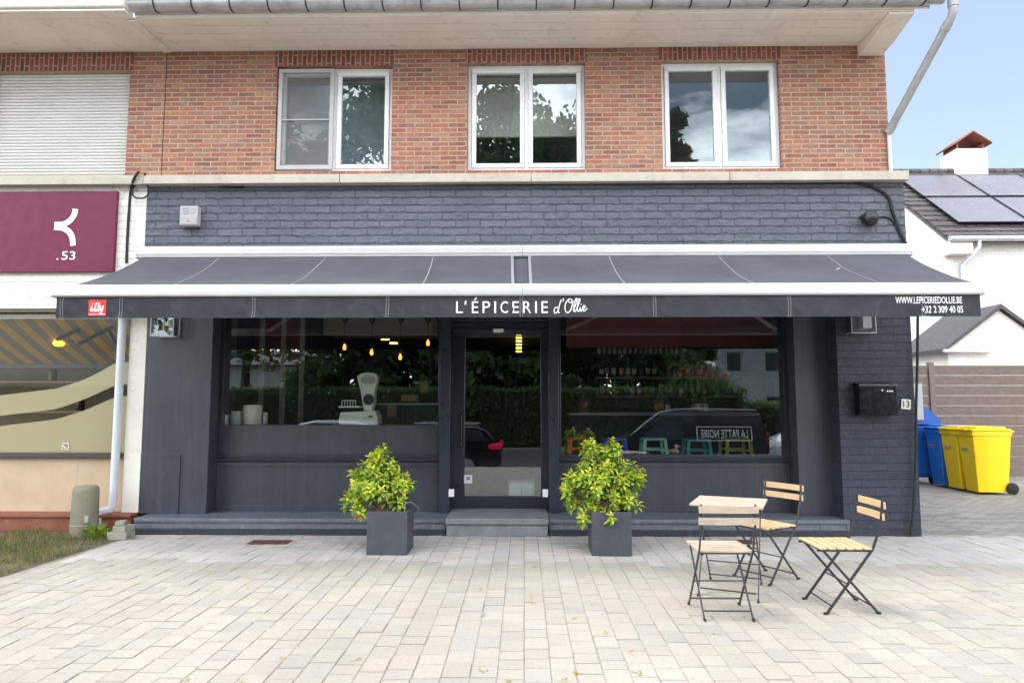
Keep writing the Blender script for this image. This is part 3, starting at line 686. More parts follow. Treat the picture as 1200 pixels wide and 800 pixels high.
seam(600.2, 601.2, L_, .03); seam(620.4, 622.4, R_, .03)
# valance
zv1, zv0 = zb0 + .004, az(371.5, YB + .02)
YV = YB + .03
seams = [ax(px, YV, 358) for px in (72.5, 142, 297.5, 454, 611, 767, 925, 1082)]
def vy(x, z):
    k = max(0, min(1, (zv1 - z) / (zv1 - zv0)))
    w = .008 * noise.noise((x * 2.6, z * 5, 3.1)) + .004 * noise.noise((x * 9, z * 9, 1.7))
    for s in seams:
        d = x - s; w += .007 * math.exp(-(d / .05) ** 2) * math.sin(z * 26 + s * 9) - .006 * math.exp(-(d / .012) ** 2)
        w += .006 * math.exp(-((abs(d) - .09) / .05) ** 2) * math.sin(z * 40 + d * 35)
    return YV - .03 * k * .0 + w * (.25 + k) * 1.1
m = MB(); n = 420; xv0, xv1 = xb_[0] + .03, ax(1149, YV, 358)
m.grid(lambda u, v: (xv0 + (xv1 - xv0) * u, vy(xv0 + (xv1 - xv0) * u, zv1 + (zv0 - zv1) * v), zv1 + (zv0 - zv1) * v - (.004 * noise.noise((u * 60, 2, 2)) if v > .99 else 0)), n, 12)
M['valance'] = pm('charcoal_valance_canvas', (.038, .041, .050), .8, 0, .14, 2.5, .1, 30, .003, .25, dirt=((.14, .14, .15), 7, .2))
val = m.build('valance', M['valance'], awn, recalc=False, angle=70)
for s in seams:
    m = MB()
    for d in (-.012, .012):
        V = [(m.bm.verts.new((s + d - .0022, vy(s + d, z) - .003, z)), m.bm.verts.new((s + d + .0022, vy(s + d, z) - .003, z))) for z in [zv1 + (zv0 - zv1) * i / 14 for i in range(15)]]
        for p, q in zip(V, V[1:]): m.f([p[0], p[1], q[1], q[0]])
    m.build('stitching', M['stitch'], val, recalc=False)
fy = lambda x, z: vy(x, z) - .0045
def V_(px, py): p = at(px, py, YV); return (p.x, p.z)
m = MB()
x0, z0 = V_(534, 367); x1, z1 = V_(643, 349)
# L'EPICERIE with the acute accent drawn over the first E
zc_cap = V_(540, 352.6)[1]
lets = [('L', 534.5, 542.5), ('E', 553, 560.5), ('P', 565.5, 574.5), ('I', 579.2, 581.4), ('C', 586.5, 595.5), ('E', 600.5, 608), ('R', 613, 622.5), ('I', 627, 629.2), ('E', 634.5, 642)]
for ch, a, b in lets: text_into(m, ch, V_(a, 360)[0], V_(b, 360)[0], V_(a, 366.8)[1], V_(b, 353)[1], fy, .002)
ribbon(m, [V_(545.8, 352.4), V_(545.2, 357)], .015, fy); ribbon(m, [V_(556, 351.6), V_(558.6, 348.6)], .012, fy)
m.build('lettering', M['white_print'], val, smooth=False)
m = MB(); sw = .0095
D = lambda *q: [V_(a, b) for a, b in q]
ribbon(m, D((654, 361), (651.5, 360), (649.5, 363), (650, 366.5), (652.5, 366), (655, 361)), sw, fy); ribbon(m, D((657.5, 351), (655.5, 358), (654, 365), (656, 366.5)), sw, fy)
ribbon(m, D((660.5, 349.5), (659.5, 353.5)), sw, fy)
ribbon(m, D((667, 350.5), (663.5, 354), (662, 361), (664, 366), (667.5, 365), (670.5, 358), (670.3, 352), (667.5, 350.2), (665.5, 352.2), (668, 354.5), (672, 353)), sw, fy)
ribbon(m, D((671.5, 364), (674.5, 357), (676.2, 350.5), (674.8, 350), (673, 356), (672.4, 363.5), (674, 365), (676, 361)), sw, fy)
ribbon(m, D((676, 361), (678.6, 355), (679.6, 350.8), (678.4, 350.4), (676.9, 357), (676.6, 363), (678, 365), (680.2, 360)), sw, fy)
ribbon(m, D((680.2, 360), (679.9, 363.6), (681, 364.6), (682.8, 361.5)), sw, fy); ribbon(m, D((681.2, 356.2), (681.0, 357.2)), sw, fy)
ribbon(m, D((682.8, 362), (685.2, 360.5), (685.3, 358.4), (683.8, 358.4), (682.8, 361.5), (683.8, 364.4), (686, 363.4), (688, 361.2)), sw, fy)
m.build('script_lettering', M['white_print'], val, smooth=False)
m = MB(); text_into(m, 'WWW.LEPICERIEDOLLIE.BE', V_(1049, 350)[0], V_(1127, 350)[0], V_(1090, 355.6)[1], V_(1090, 347.6)[1], fy, .012)
m.build('web_lettering', M['white_print'], val, smooth=False)
m = MB(); text_into(m, '+32 2 309 40 05', V_(1080, 360)[0], V_(1128, 360)[0], V_(1100, 366.6)[1], V_(1100, 358.4)[1], fy, .012)
m.build('phone_lettering', M['white_print'], val, smooth=False)
m = MB(); xa, za = V_(103.5, 370); xb, zb_ = V_(125, 351.5)
m.grid(lambda u, v: (xa + (xb - xa) * u, vy(xa + (xb - xa) * u, za + (zb_ - za) * v) - .0035, za + (zb_ - za) * v), 10, 10)
m.build('red_logo_square', M['red_print'], val, recalc=False)
m = MB(); f2 = lambda x, z: vy(x, z) - .0065
ribbon(m, D((108.4, 358.5), (107.2, 363.5), (108.6, 364.2), (110, 362)), .014, f2); ribbon(m, D((109.3, 356), (109.0, 357.0)), .014, f2)
ribbon(m, D((113.6, 354.6), (111.4, 363.4), (112.6, 364.4), (114, 362.4)), .014, f2); ribbon(m, D((116.8, 354.6), (114.8, 363.2), (116, 364.2), (117.4, 362)), .014, f2)
ribbon(m, D((118.4, 358), (117.6, 362.2), (118.8, 363.4), (120.6, 361), (121.6, 358)), .014, f2); ribbon(m, D((121.6, 358), (120.2, 364), (118.6, 367.4), (117.2, 366.6)), .012, f2)
ribbon(m, D((104.5, 368.4), (124, 368.2)), .006, f2)
m.build('logo_lettering', M['white_print'], val, smooth=False)
# folding arms under the canvas
for xa, s in ((xc[0] + .5, 1), (xc[1] - .5, -1), (xc[1] + .5, 1), (xc[2] - .5, -1)):
    m = MB(); e = (xa + s * .75, -.72, (zc0 + zb0) / 2 - .03)
    m.bar((xa, -.02, zc0 - .02), e, .05, .06, .01); m.bar(e, (xa + s * .1, YB + .1, zb0 + .05), .045, .05, .01); m.box((xa - .08, -.1, zc0 - .06), (xa + .08, .045, zc0 + .0), .01)
    m.build('folding_arm', M['alu'], awn)

# ------------------------------------------------------------------ small things on the facade
bulb_m = emis('warm_filament', (1.0, .55, .16), 5.0)
bulb_dim = pm('clear_bulb_amber', (.30, .24, .15), .15, 0, .05, 5)
def sconce(px0, px1, label):
    x0, x1 = ax(px0, .15, 385), ax(px1, .15, 385); z0 = az(393.5, .15); z1 = z0 + .40; y0, y1 = .13, .13 + (x1 - x0) * .55
    w = thing('wall_lantern', label, 'wall lamp', ((x0 + x1) / 2, PY, z0), 0, 'lanterns under the awning')
    m = MB(); t = .012
    for x in (x0, x1 - t):
        for y in (y0, y1 - t): m.box((x, y, z0), (x + t, y + t, z1), .001)
    for z in (z0, z1 - t): 
        m.box((x0 + t, y0 + .001, z), (x1 - t, y0 + t, z + t)); m.box((x0 + t, y1 - t, z), (x1 - t, y1 - .001, z + t)); m.box((x0 + .001, y0 + t, z), (x0 + t, y1 - t, z + t)); m.box((x1 - t, y0 + t, z), (x1 - .001, y1 - t, z + t))
    m.box((x0 - .01, y0 - .01, z1), (x1 + .01, y1 + .01, z1 + .03), .006); m.box(((x0 + x1) / 2 - .05, y1, z0 + .05), ((x0 + x1) / 2 + .05, PY if px0 < 500 else .052, z1), .004)
    if px0 > 500: pass
    m.build('lantern_frame', M['pipe'], w)
    m = MB()
    for a, b in (((x0 + t, y0 + .004, z0 + t), (x1 - t, y0 + .008, z1 - t)), ((x0 + .004, y0 + t, z0 + t), (x0 + .008, y1 - t, z1 - t)), ((x1 - .008, y0 + t, z0 + t), (x1 - .004, y1 - t, z1 - t))): m.box(a, b)
    m.build('glass', M['glass_lamp'], w, smooth=False)
    m = MB(); c = ((x0 + x1) / 2, (y0 + y1) / 2, z0); m.lathe([(0, .05), (.022, .06), (.035, .10), (.03, .15), (.015, .19), (.0, .20)], c, 14); m.build('bulb', bulb_dim, w)
    m = MB(); m.lathe([(.018, .195), (.018, .26), (.0, .26)], c, 12); m.build('socket', M['black'], w)
sconce(177, 204.5, 'square glass wall lantern with clear bulb at the left end of the shop front')
# the right one hangs on the brick pier, which stands further out
def shift(o, v): o.location = Vector(o.location) + Vector(v)
n0 = set(bpy.data.objects.keys()); sconce(998, 1026.5, 'square glass wall lantern with clear bulb above the mailbox')
for k in set(bpy.data.objects.keys()) - n0:
    o = bpy.data.objects[k]
    if o.parent is None: o.location.y -= .22; o.location.z = o.location.z; o.location.x -= .115
# mailbox
mx0, mx1, mz0, mz1 = ax(1008, -.1, 470), ax(1052.5, -.1, 470), az(486.5, -.1, 1030), az(449, -.1, 1030)
mb_ = thing('mailbox', 'black gloss mailbox with small white mark on the brick pier', 'mailbox', ((mx0 + mx1) / 2, .05, mz0))
m = MB(); m.box((mx0, -.09, mz0), (mx1, .048, mz1 - .012), .006); m.build('box_body', M['dark_gloss'], mb_)
m = MB(); m.prism([(-.105, mz1 - .03), (-.10, mz1 - .008), (.04, mz1 + .012), (.048, mz1 - .004), (.046, mz1 - .011), (-.092, mz1 - .011)], 'x', mx0 - .006, mx1 + .006); m.build('lid', M['dark_gloss'], mb_)
m = MB()
c = at(1034, 457, -.093); m.obox((c.x, -.0925, c.z), (.018, .003, .018), Matrix.Rotation(R(45), 3, 'Y')); m.build('white_mark', M['white_print'], mb_); m = MB(); c = at(1043, 458, -.093)
for i in range(4): m.box((c.x - .035 + i * .019, -.0935, c.z - .009), (c.x - .021 + i * .019, -.0905, c.z + .007 - .003 * (i % 2)))
m.build('white_mark', M['white_print'], mb_)
hp = at(1062, 473.5, .03)
hn = thing('house_number', 'small white tile with the number 13 beside the corner of the brick pier', 'house number', (hp.x, .048, hp.z))
rot = Matrix.Rotation(R(5), 3, 'Y'); m = MB(); m.obox((hp.x, .038, hp.z), (.11, .014, .115), rot, .004); m.build('tile', M['white_plaster'], hn)
m = MB(); text_into(m, '13', hp.x - .036, hp.x + .034, hp.z - .035, hp.z + .04, .028, .01); m.build('digits', M['black'], hn, smooth=False)
# alarm box
b0, b1 = at(210, 264, -.05), at(232, 241, -.05)
ab = thing('alarm_box', 'small pale grey alarm box with red detail above the awning', 'alarm box', ((b0.x + b1.x) / 2, .05, b0.z))
m = MB(); m.box((b0.x, -.05, b0.z), (b1.x, .04, b1.z), .008); m.build('casing', pm('aged_grey_plastic', (.40, .41, .42), .5, 0, .1, 8), ab)
m = MB(); m.box((b0.x + .012, -.056, b0.z + .012), (b1.x - .012, -.051, b0.z + .10), .002); m.build('lower_cover', M['pipe'], ab)
m = MB()
for k in range(3): m.box((b0.x + .025, -.055, b1.z - .035 - k * .03), (b0.x + .11, -.0505, b1.z - .022 - k * .03))
m.box((b1.x - .075, -.055, b1.z - .09), (b1.x - .03, -.0505, b1.z - .03)); m.build('label_lines', M['pipe'], ab)
m = MB(); m.box((b0.x + .09, -.061, b0.z + .045), (b0.x + .12, -.0565, b0.z + .055)); m.build('red_detail', M['red_print'], ab)
# dark round fitting with its cable at the right
fp = at(1019, 256, -.02)
fl = thing('floodlight', 'small black swivel floodlight on the dark wall near the right corner', 'floodlight', (fp.x, .05, fp.z))
m = MB(); rt = Matrix.Rotation(R(62), 3, 'X') @ Matrix.Rotation(R(-25), 3, 'Y'); m.lathe([(0, -.09), (.055, -.09), (.075, -.06), (.08, 0), (.075, .05), (.05, .07), (0, .07)], (fp.x, -.05, fp.z), 18, rt); m.build('lamp_head', M['black'], fl)
m = MB(); m.box((fp.x - .06, .03, fp.z - .03), (fp.x + .03, .05, fp.z + .07), .006); m.bar((fp.x - .09, .03, fp.z + .02), (fp.x - .06, -.06, fp.z + .03), .02, .03, .004); m.build('bracket', M['black'], fl)
def cable(name, label, pts, r, mat=M['rubber'], ys=None):
    P = [at(a, b, .038 if len(q) == 0 else q[0]) for a, b, *q in pts]; Q = []
    for i in range(len(P) - 1):
        p0, p1, p2, p3 = P[max(i - 1, 0)], P[i], P[i + 1], P[min(i + 2, len(P) - 1)]
        for k in range(8):
            s = k / 8; Q.append(.5 * ((2 * p1) + (p2 - p0) * s + (2 * p0 - 5 * p1 + 4 * p2 - p3) * s * s + (3 * p1 - p0 - 3 * p2 + p3) * s ** 3))
    Q.append(P[-1]); m = MB(); m.tube(Q, r, 7); return tag(m.build(name, mat, loc=tuple(P[0])), label, 'cable')
cable('cable', 'thick black cable dropping down the white brick beside the maroon sign', [(163, 201, -.075), (157, 210, -.08), (153, 226), (151, 250), (149.5, 275), (148, 308)], .016)
cable('cable', 'coiled loop of black cable hanging under the coping at the white corner', [(157, 213, .02), (166, 212, .0), (173, 218, .0), (174, 227, .0), (168, 232, .0), (158, 231, .0), (155, 224, .0), (159, 217, .0), (168, 214, .02), (170, 203, -.075)], .010)
cable('cable', 'thin black cable running along the wall just under the coping', [(174, 215.5), (240, 216), (281, 219.5), (300, 214.5), (420, 215.5), (560, 216), (700, 215.5), (860, 215), (985, 214.5), (1000, 214.5)], .010)
cable('cable', 'black cable curving down from the coping to the awning case at the right', [(1000, 213.5), (1022, 219), (1040, 230), (1046, 248), (1054, 270), (1064, 290, .02)], .018)
cable('cable', 'thin black cable linking the round floodlight to the curving cable', [(1026, 256), (1036, 254), (1046, 259), (1056, 278)], .008)
cable('cable', 'black cable hanging down the right corner of the shop to the ground', [(1075.5, 366, -.02), (1075, 420, -.02), (1073.5, 480, -.02), (1073, 540, -.0), (1070, 600, .0), (1067, 627, -.0)], .015)

# ------------------------------------------------------------------ bistro set
def bistro(label, wood, loc, fwd, group='folding bistro chairs'):
    """folding chair, faces +y before turning; fwd = heading angle of its front"""
    c = thing('folding_chair', label, 'chair', (0, 0, 0), 0, group)
    for i, z in enumerate((.765, .685)):
        y = -.262 + (.0 if i == 0 else .012)
        m = MB(); m.grid  # slats slightly bowed backwards
        n = 8; pts = []
        for a, b in ((0, 1),):
            for k in range(n):
                xa, xb = -.205 + .41 * k / n, -.205 + .41 * (k + 1) / n
        prof = [(-.205 + .41 * k / n, y + .012 * ((k / n * 2 - 1) ** 2) - .012) for k in range(n + 1)]
        m.prism(prof + [(x, yy + .013) for x, yy in prof[::-1]], 'z', z - .024, z + .024)
        m.build('back_slat', wood, c)
    m = MB()
    for k in range(6):
        y0 = -.155 + k * .064; m.box((-.195 + .004 * (k % 2), y0, .452), (.195 - .003 * (k % 2), y0 + .047, .467), .003)
    m.build('seat', wood, c)
    m = MB()
    for s in (-1, 1): m.bar((s * .165, -.165, .443), (s * .165, .225, .443), .014, .016, .002)
    m.bar((-.165, .19, .442), (.165, .19, .442), .010, .012, .002); m.bar((-.165, -.12, .442), (.165, -.12, .442), .010, .012, .002)
    m.build('seat_frame', M['steel'], c)
    for s in (-1, 1):
        m = MB(); x = s * .187
        P = [(x, -.250, .80), (x, -.232, .66), (x, -.196, .54), (x, -.165, .46), (x, .175, .015)]
        for a, b in zip(P, P[1:]): m.bar(a, b, .009, .020, .002, (0, 1, 0)) if False else m.bar(a, b, .010, .019, .002)
        l = m.build('long_leg', M['steel'], c)
        m = MB(); m.bar((x, .165, .012), (x, .205, .009), .016, .016, .005); m.build('foot', M['rubber'], l)
        m = MB(); x = s * .168; m.bar((x, .18, .44), (x, -.185, .015), .010, .018, .002); l = m.build('short_leg', M['steel'], c)
        m = MB(); m.bar((x, -.175, .012), (x, -.212, .009), .016, .016, .005); m.build('foot', M['rubber'], l)
    m = MB(); m.tube([(-.186, .145, .06), (.186, .145, .06)], .006, 7); m.build('rung', M['steel'], c)
    m = MB(); m.tube([(-.168, -.15, .055), (.168, -.15, .055)], .006, 7); m.build('rung', M['steel'], c)
    m = MB(); m.tube([(-.186, .03, .215), (.186, .03, .215)], .005, 7); m.build('pivot_rod', M['steel'], c)
    for s in (-1, 1):
        for z, y in ((.765, -.262), (.685, -.250)): pass
    c.location = loc; c.rotation_euler = (0, 0, fwd - R(90)); return c
bistro('golden folding chair at the far right, turned sideways towards the table', M['wood_new'], (2.335, -2.66, 0), R(180))
bistro('golden folding chair behind the table, nearest to the shop window', M['wood_new'], (2.085, -1.83, 0), R(-149))
bistro('weathered folding chair seen from behind, standing in front of the table', M['wood_old'], (1.415, -2.81, 0), R(90))
tb = thing('folding_table', 'weathered slatted folding table with thin dark steel legs between the chairs', 'table', (0, 0, 0))
m = MB()
for k in range(8):
    y0 = -.275 + k * .069; m.box((-.275, y0, .690), (.275, y0 + .051, .706), .003)
m.build('tabletop', M['wood_old'], tb)
m = MB()
for s in (-1, 1): m.bar((s * .2, -.27, .682), (s * .2, .27, .682), .014, .014, .002)
m.build('top_frame', M['steel'], tb)
for s in (-1, 1):
    for (ya, yb, x) in ((-.24, .27, .205), (.24, -.27, .222)):
        m = MB(); m.bar((s * x, ya, .678), (s * x, yb, .015), .009, .018, .002); l = m.build('leg', M['steel'], tb)
        m = MB(); sg = 1 if yb > 0 else -1; m.bar((s * x, yb - sg * .01, .012), (s * x, yb + sg * .03, .009), .016, .016, .005); m.build('foot', M['rubber'], l)
for y in (.24, -.24): 
    m = MB(); m.tube([(-.21, y * 1.0, .055), (.21, y, .055)], .006, 7); m.build('rung', M['steel'], tb)
for z in (.19, .34): 
    m = MB(); m.tube([(-.21, .02 + (z - .35) * .75 * -1, z), (.21, .02 + (z - .35) * -.75, z)], .005, 7); m.build('rung', M['steel'], tb)
tb.location = (1.67, -2.22, 0); tb.rotation_euler = (0, 0, R(-23))

# ------------------------------------------------------------------ potted shrubs
def leaf(m, p, d, up, L, W, col):
    d = d.normalized(); s = d.cross(up)
    if s.length < .05: s = d.cross(Vector((1, 0, .3)))
    s.normalize(); n = s.cross(d)
    a = m.bm.verts.new(p); e = m.bm.verts.new(p + d * L - n * L * .16)
    l1 = m.bm.verts.new(p + d * L * .35 + s * W * .42 + n * W * .12); l2 = m.bm.verts.new(p + d * L * .7 + s * W * .36 + n * W * .06 - n * L * .05)
    r1 = m.bm.verts.new(p + d * L * .35 - s * W * .42 + n * W * .12); r2 = m.bm.verts.new(p + d * L * .7 - s * W * .36 + n * W * .06 - n * L * .05)
    c1 = m.bm.verts.new(p + d * L * .36); c2 = m.bm.verts.new(p + d * L * .7 - n * L * .06)
    for q in ([a, c1, l1], [c1, c2, l2, l1], [c2, e, l2], [a, r1, c1], [c1, r1, r2, c2], [c2, r2, e]): m.f(q, col)
def rv(): return Vector((rnd.gauss(0, 1), rnd.gauss(0, 1), rnd.gauss(0, 1))).normalized()
def shrub(label, x0, x1, yf, blobs, ntips, seed, lean=0):
    rnd.seed(seed)
    xm = (x0 + x1) / 2; dpt = x1 - x0; ym = yf + dpt / 2; H = .425
    p = thing('potted_shrub', label, 'potted plant', (xm, ym, 0))
    m = MB(); t = .022
    m.box((x0, yf, 0), (x1, yf + t, H), .004); m.box((x0, yf + dpt - t, 0), (x1, yf + dpt, H), .004)
    m.box((x0, yf + t, .0), (x0 + t, yf + dpt - t, H), .004); m.box((x1 - t, yf + t, .0), (x1, yf + dpt - t, H), .004); m.box((x0 + t, yf + t, .005), (x1 - t, yf + dpt - t, .03))
    m.build('planter', M['planter'], p)
    m = MB(); m.grid(lambda u, v: (x0 + t + (dpt - 2 * t) * u, yf + t + (dpt - 2 * t) * v, H - .05 + .02 * noise.noise((u * 6, v * 6, seed))), 10, 10); m.build('soil', M['soil'], p, recalc=False)
    tips = []
    tot = sum(b[3] ** 2 for b in blobs)
    for bx_, bz, by, br_ in blobs:
        for k in range(int(ntips * br_ ** 2 / tot) + 1):
            v = rv(); rr = br_ * (.40 + .72 * rnd.random() ** .6); tips.append((Vector((bx_ + v.x * rr, ym + by + v.y * rr * .95, bz + v.z * rr)), v))
    ms = MB(); base = [Vector((xm + rnd.uniform(-.07, .07), ym + rnd.uniform(-.07, .07), H - .06)) for _ in range(7)]
    ml = MB(True)
    for tp, v in tips:
        b = min(base, key=lambda q: (q - tp).length * rnd.uniform(.8, 1.3)); mid = b.lerp(tp, .5) + Vector((0, 0, .05)) + rv() * .03
        if rnd.random() < .45: ms.tube([b, b.lerp(mid, .6) + rv() * .01, mid, mid.lerp(tp, .6) + rv() * .012, tp], [.009, .007, .005, .003, .002], 5)
        else: ms.tube([mid, mid.lerp(tp, .5) + rv() * .012, tp], [.004, .003, .002], 4)
        up = (v * .6 + Vector((0, 0, .9)) + rv() * .35).normalized()
        fresh = rnd.random()
        nl = rnd.randint(10, 15)
        for k in range(nl):
            hgt = k / nl; az_ = k * 2.4 + rnd.uniform(-.4, .4)
            s = up.cross(Vector((1, .2, 0))).normalized(); q = up.cross(s)
            out = (s * math.cos(az_) + q * math.sin(az_)) * (1.0 - .35 * hgt) + up * (.10 + .6 * hgt) + Vector((0, 0, -.55 * (1 - hgt)))
            L = rnd.uniform(.055, .095) * (1.08 - .35 * hgt)
            young = hgt * .75 + fresh * .35 + rnd.uniform(-.2, .2)
            if young > .72: c = (.74, .80, .11)
            elif young > .4: c = (.52, .66, .09)
            else: c = (.27, .42, .08)
            r_ = rnd.random()
            if r_ < .006 and hgt < .6: c = (.62, .30, .04)
            elif r_ < .028 and hgt < .6: c = (.62, .48, .05)
            elif r_ < .030: c = (.55, .2, .05)
            g = rnd.uniform(.78, 1.2); c = (c[0] * g, c[1] * g, c[2] * g, 1)
            leaf(ml, tp - up * .075 * (1 - hgt) + out * .006, out, up, L, L * .50, c)
    ms.build('stems', M['bark'], p); ml.build('foliage', M['leaf'], p, recalc=False, smooth=False)
    return p
YPL = -1.01
lx0, lx1 = ax(429.5, YPL, 630), ax(477, YPL, 630); rx0, rx1 = ax(693.5, YPL, 630), ax(740.5, YPL, 630)
def B(px, py, r, dy=0):  # a clump of the crown at the planter's depth
    q = at(px, py, YPL + .2); return (q.x, q.z, dy, r)
pl = shrub('square dark planter with an uneven yellow-green shrub left of the door', lx0, lx1, YPL,
      [B(450, 545, .15), B(428, 563, .17), B(447, 568, .19), B(420, 575, .11), B(468, 560, .11, -.05), B(425, 592, .09, -.08), B(460, 585, .11), B(446, 530, .09), B(417, 553, .08), B(476, 566, .07), B(438, 535, .08), B(410, 580, .07)], 140, 5)
pr2 = shrub('square dark planter with a rounder dense yellow-green shrub right of the door', rx0, rx1, YPL,
      [B(708, 545, .20), B(690, 560, .20), B(727, 565, .19), B(705, 580, .20), B(672, 575, .11), B(742, 550, .10), B(692, 523, .09), B(716, 522, .09), B(735, 585, .11), B(682, 598, .08, -.1), B(712, 600, .09, -.15), B(748, 560, .06), B(670, 561, .09), B(703, 560, .22)], 235, 9)
m = MB(); w0 = at(473, 588, YPL + .2); m.tube([at(472, 602, YPL + .02), at(476, 606, YPL), at(474, 596, YPL + .02), at(475, 589, YPL + .1), at(482, 588, YPL + .2), at(490, 594, YPL + .3), at(491, 600, YPL + .35)], .004, 6); m.build('plant_tie', M['stitch'], pl)
# ------------------------------------------------------------------ ground
def lvl(Y):   # the forecourt falls away to the street behind the camera
    return 0 if Y > -7 else -.5 * min(1, (-7 - Y) / 1.7) ** 1.0
ROADZ = -.58
t = NT('tumbled_pavers'); c = t.attr('Col')
c = t.mix(1.0, c, t.ramp(t.noise(38, 6, .7), [(.25, .86), (.75, 1.12)]), 'MULTIPLY')
c = t.mix(1.0, c, t.ramp(t.noise(.55, 4, .6), [(.3, .88), (.7, 1.08)]), 'MULTIPLY')
c = t.mix(t.ramp(t.noise(3.1, 8, .75), [(.55, 0.0), (.75, .30)]), c, (.27, .25, .22))
t.set(c, .85, 0, **{'Specular IOR Level': .25}); t.bump(t.noise(70, 6, .65), .35, .004); M['paver'] = t.m
va, vb = gr(60, 657), gr(152, 628)
def left_of(x, y):    # verge side of the paving edge
    k = (y - va.y) / (vb.y - va.y); return x < va.x + (vb.x - va.x) * k
rnd.seed(3)
def stone(m, x0, x1, y0, y1, z):
    g = .0035; b = .003
    j = lambda: rnd.uniform(-.003, .003)
    gy = .010
    lo = [(x0 + g * .5, y0 + gy * .5), (x1 - g * .5, y0 + gy * .5), (x1 - g * .5, y1 - gy * .5), (x0 + g * .5, y1 - gy * .5)]
    lo = [(x + j(), y + j()) for x, y in lo]; cx, cy = (x0 + x1) / 2, (y0 + y1) / 2
    tx, ty = rnd.uniform(-.01, .01), rnd.uniform(-.01, .01)
    def ring(ins, zz): 
        out = []
        for x, y in lo:
            xx = x + (ins if x < cx else -ins); yy = y + (ins if y < cy else -ins)
            out.append(m.bm.verts.new((xx, yy, zz + (x - cx) * tx + (y - cy) * ty + lvl(y))))
        return out
    r0, r1, r2 = ring(0, z - .035), ring(.001, z - b), ring(b, z)
    k = rnd.random(); v = rnd.uniform(.945, 1.055)
    if k < .62: c = (.375, .35, .305)
    elif k < .78: c = (.385, .35, .305)
    elif k < .95: c = (.36, .343, .31)
    else: c = (.338, .325, .295)
    if cy > -1.25 + .08 * math.sin(cx * 3): c = (c[0] * 1.2, c[1] * 1.23, c[2] * 1.31)   # lime bloom, plus bluish skylight and shade fill painted in below the awning
    c = (c[0] * v, c[1] * v, c[2] * v, 1)
    m.f(r2, c)
    for a, b_ in ((r0, r1), (r1, r2)):
        for i in range(4): m.f([a[i], a[(i + 1) % 4], b_[(i + 1) % 4], b_[i]], c)
m = MB(True); x = -6.4
while x < 7.0:
    w = rnd.choice((.15, .15, .16, .14)); y = -8.6 + rnd.uniform(0, .2)
    while y < .10:
        L = rnd.choice((.14, .16, .20, .20, .21)); cx = x + w / 2
        y1 = min(y + L, .10)
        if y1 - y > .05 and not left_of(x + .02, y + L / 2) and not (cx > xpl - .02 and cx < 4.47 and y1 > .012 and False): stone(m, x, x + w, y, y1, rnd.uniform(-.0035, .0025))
        y += L
    x += w
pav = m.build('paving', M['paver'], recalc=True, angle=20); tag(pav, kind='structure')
M['joint'] = pm('sandy_joint', (.30, .275, .235), .95, 0, .25, 20, .5, 80, .004, dirt=((.10, .12, .05), 2.2, .5))
m = MB(); ny = 20
m.grid(lambda u, v: (-9 + 18 * u, -9.0 + 9.9 * v, -.0055 + lvl(-9.0 + 9.9 * v)), 4, 60); tag(m.build('paving_bed', M['joint'], recalc=False), kind='structure')
t = brickmat('driveway_clinker', [(0, (.22, .21, .19)), (.5, (.29, .28, .255)), (1, (.34, .32, .29))], (.16, .15, .13), .21, .105, .008, .2, .5, .004, rough=.85)
# lay that bond flat: x-y instead of x-z
tt = t.node_tree
for n in tt.nodes:
    if n.bl_idname == 'ShaderNodeCombineXYZ':
        sp = [q for q in tt.nodes if q.bl_idname == 'ShaderNodeSeparateXYZ'][0]; tt.links.new(sp.outputs[0], n.inputs[0]); tt.links.new(sp.outputs[1], n.inputs[1])
m = MB(); m.poly([(4.3, .105, -.004), (20, .105, -.004), (20, 30, -.004), (4.3, 30, -.004)]); tag(m.build('driveway', t, recalc=False), kind='structure')
m = MB(); m.box((7.0, -.02, -.10), (20, .104, .004), .01); m.box((4.5, .0, -.1), (7.0, .104, .001), .006); tag(m.build('kerb', M['concrete'], recalc=False), kind='structure')
M['earth'] = pm('earth', (.12, .10, .065), .95, 0, .3, 4, .6, 30, .02)
m = MB(); m.poly([(-300, -300, -.75), (300, -300, -.75), (300, 300, -.75), (-300, 300, -.75)]); tag(m.build('ground', M['earth'], recalc=False), kind='structure')
m = MB(); m.box((-60, .9, -.7), (60, 60, -.02)); m.box((-60, -8.9, -.7), (-9, .899, -.03)); m.box((9, -8.9, -.7), (60, .899, -.03)); tag(m.build('terrain', M['earth']), kind='structure')
M['asphalt'] = pm('asphalt', (.075, .075, .078), .85, 0, .2, 1.5, .4, 120, .004)
m = MB(); m.poly([(-120, -20.6, ROADZ), (120, -20.6, ROADZ), (120, -8.75, ROADZ), (-120, -8.75, ROADZ)]); tag(m.build('road', M['asphalt'], recalc=False), kind='structure')
m = MB(); m.box((-120, -8.95, ROADZ - .1), (120, -8.72, ROADZ + .11), .02); m.box((-120, -20.8, ROADZ - .1), (120, -20.6, ROADZ + .13), .02); tag(m.build('road_kerb', M['concrete']), kind='structure')
m = MB(); m.poly([(-120, -60, ROADZ + .11), (120, -60, ROADZ + .11), (120, -20.8, ROADZ + .11), (-120, -20.8, ROADZ + .11)]); tag(m.build('far_verge', M['earth'], recalc=False), kind='structure')
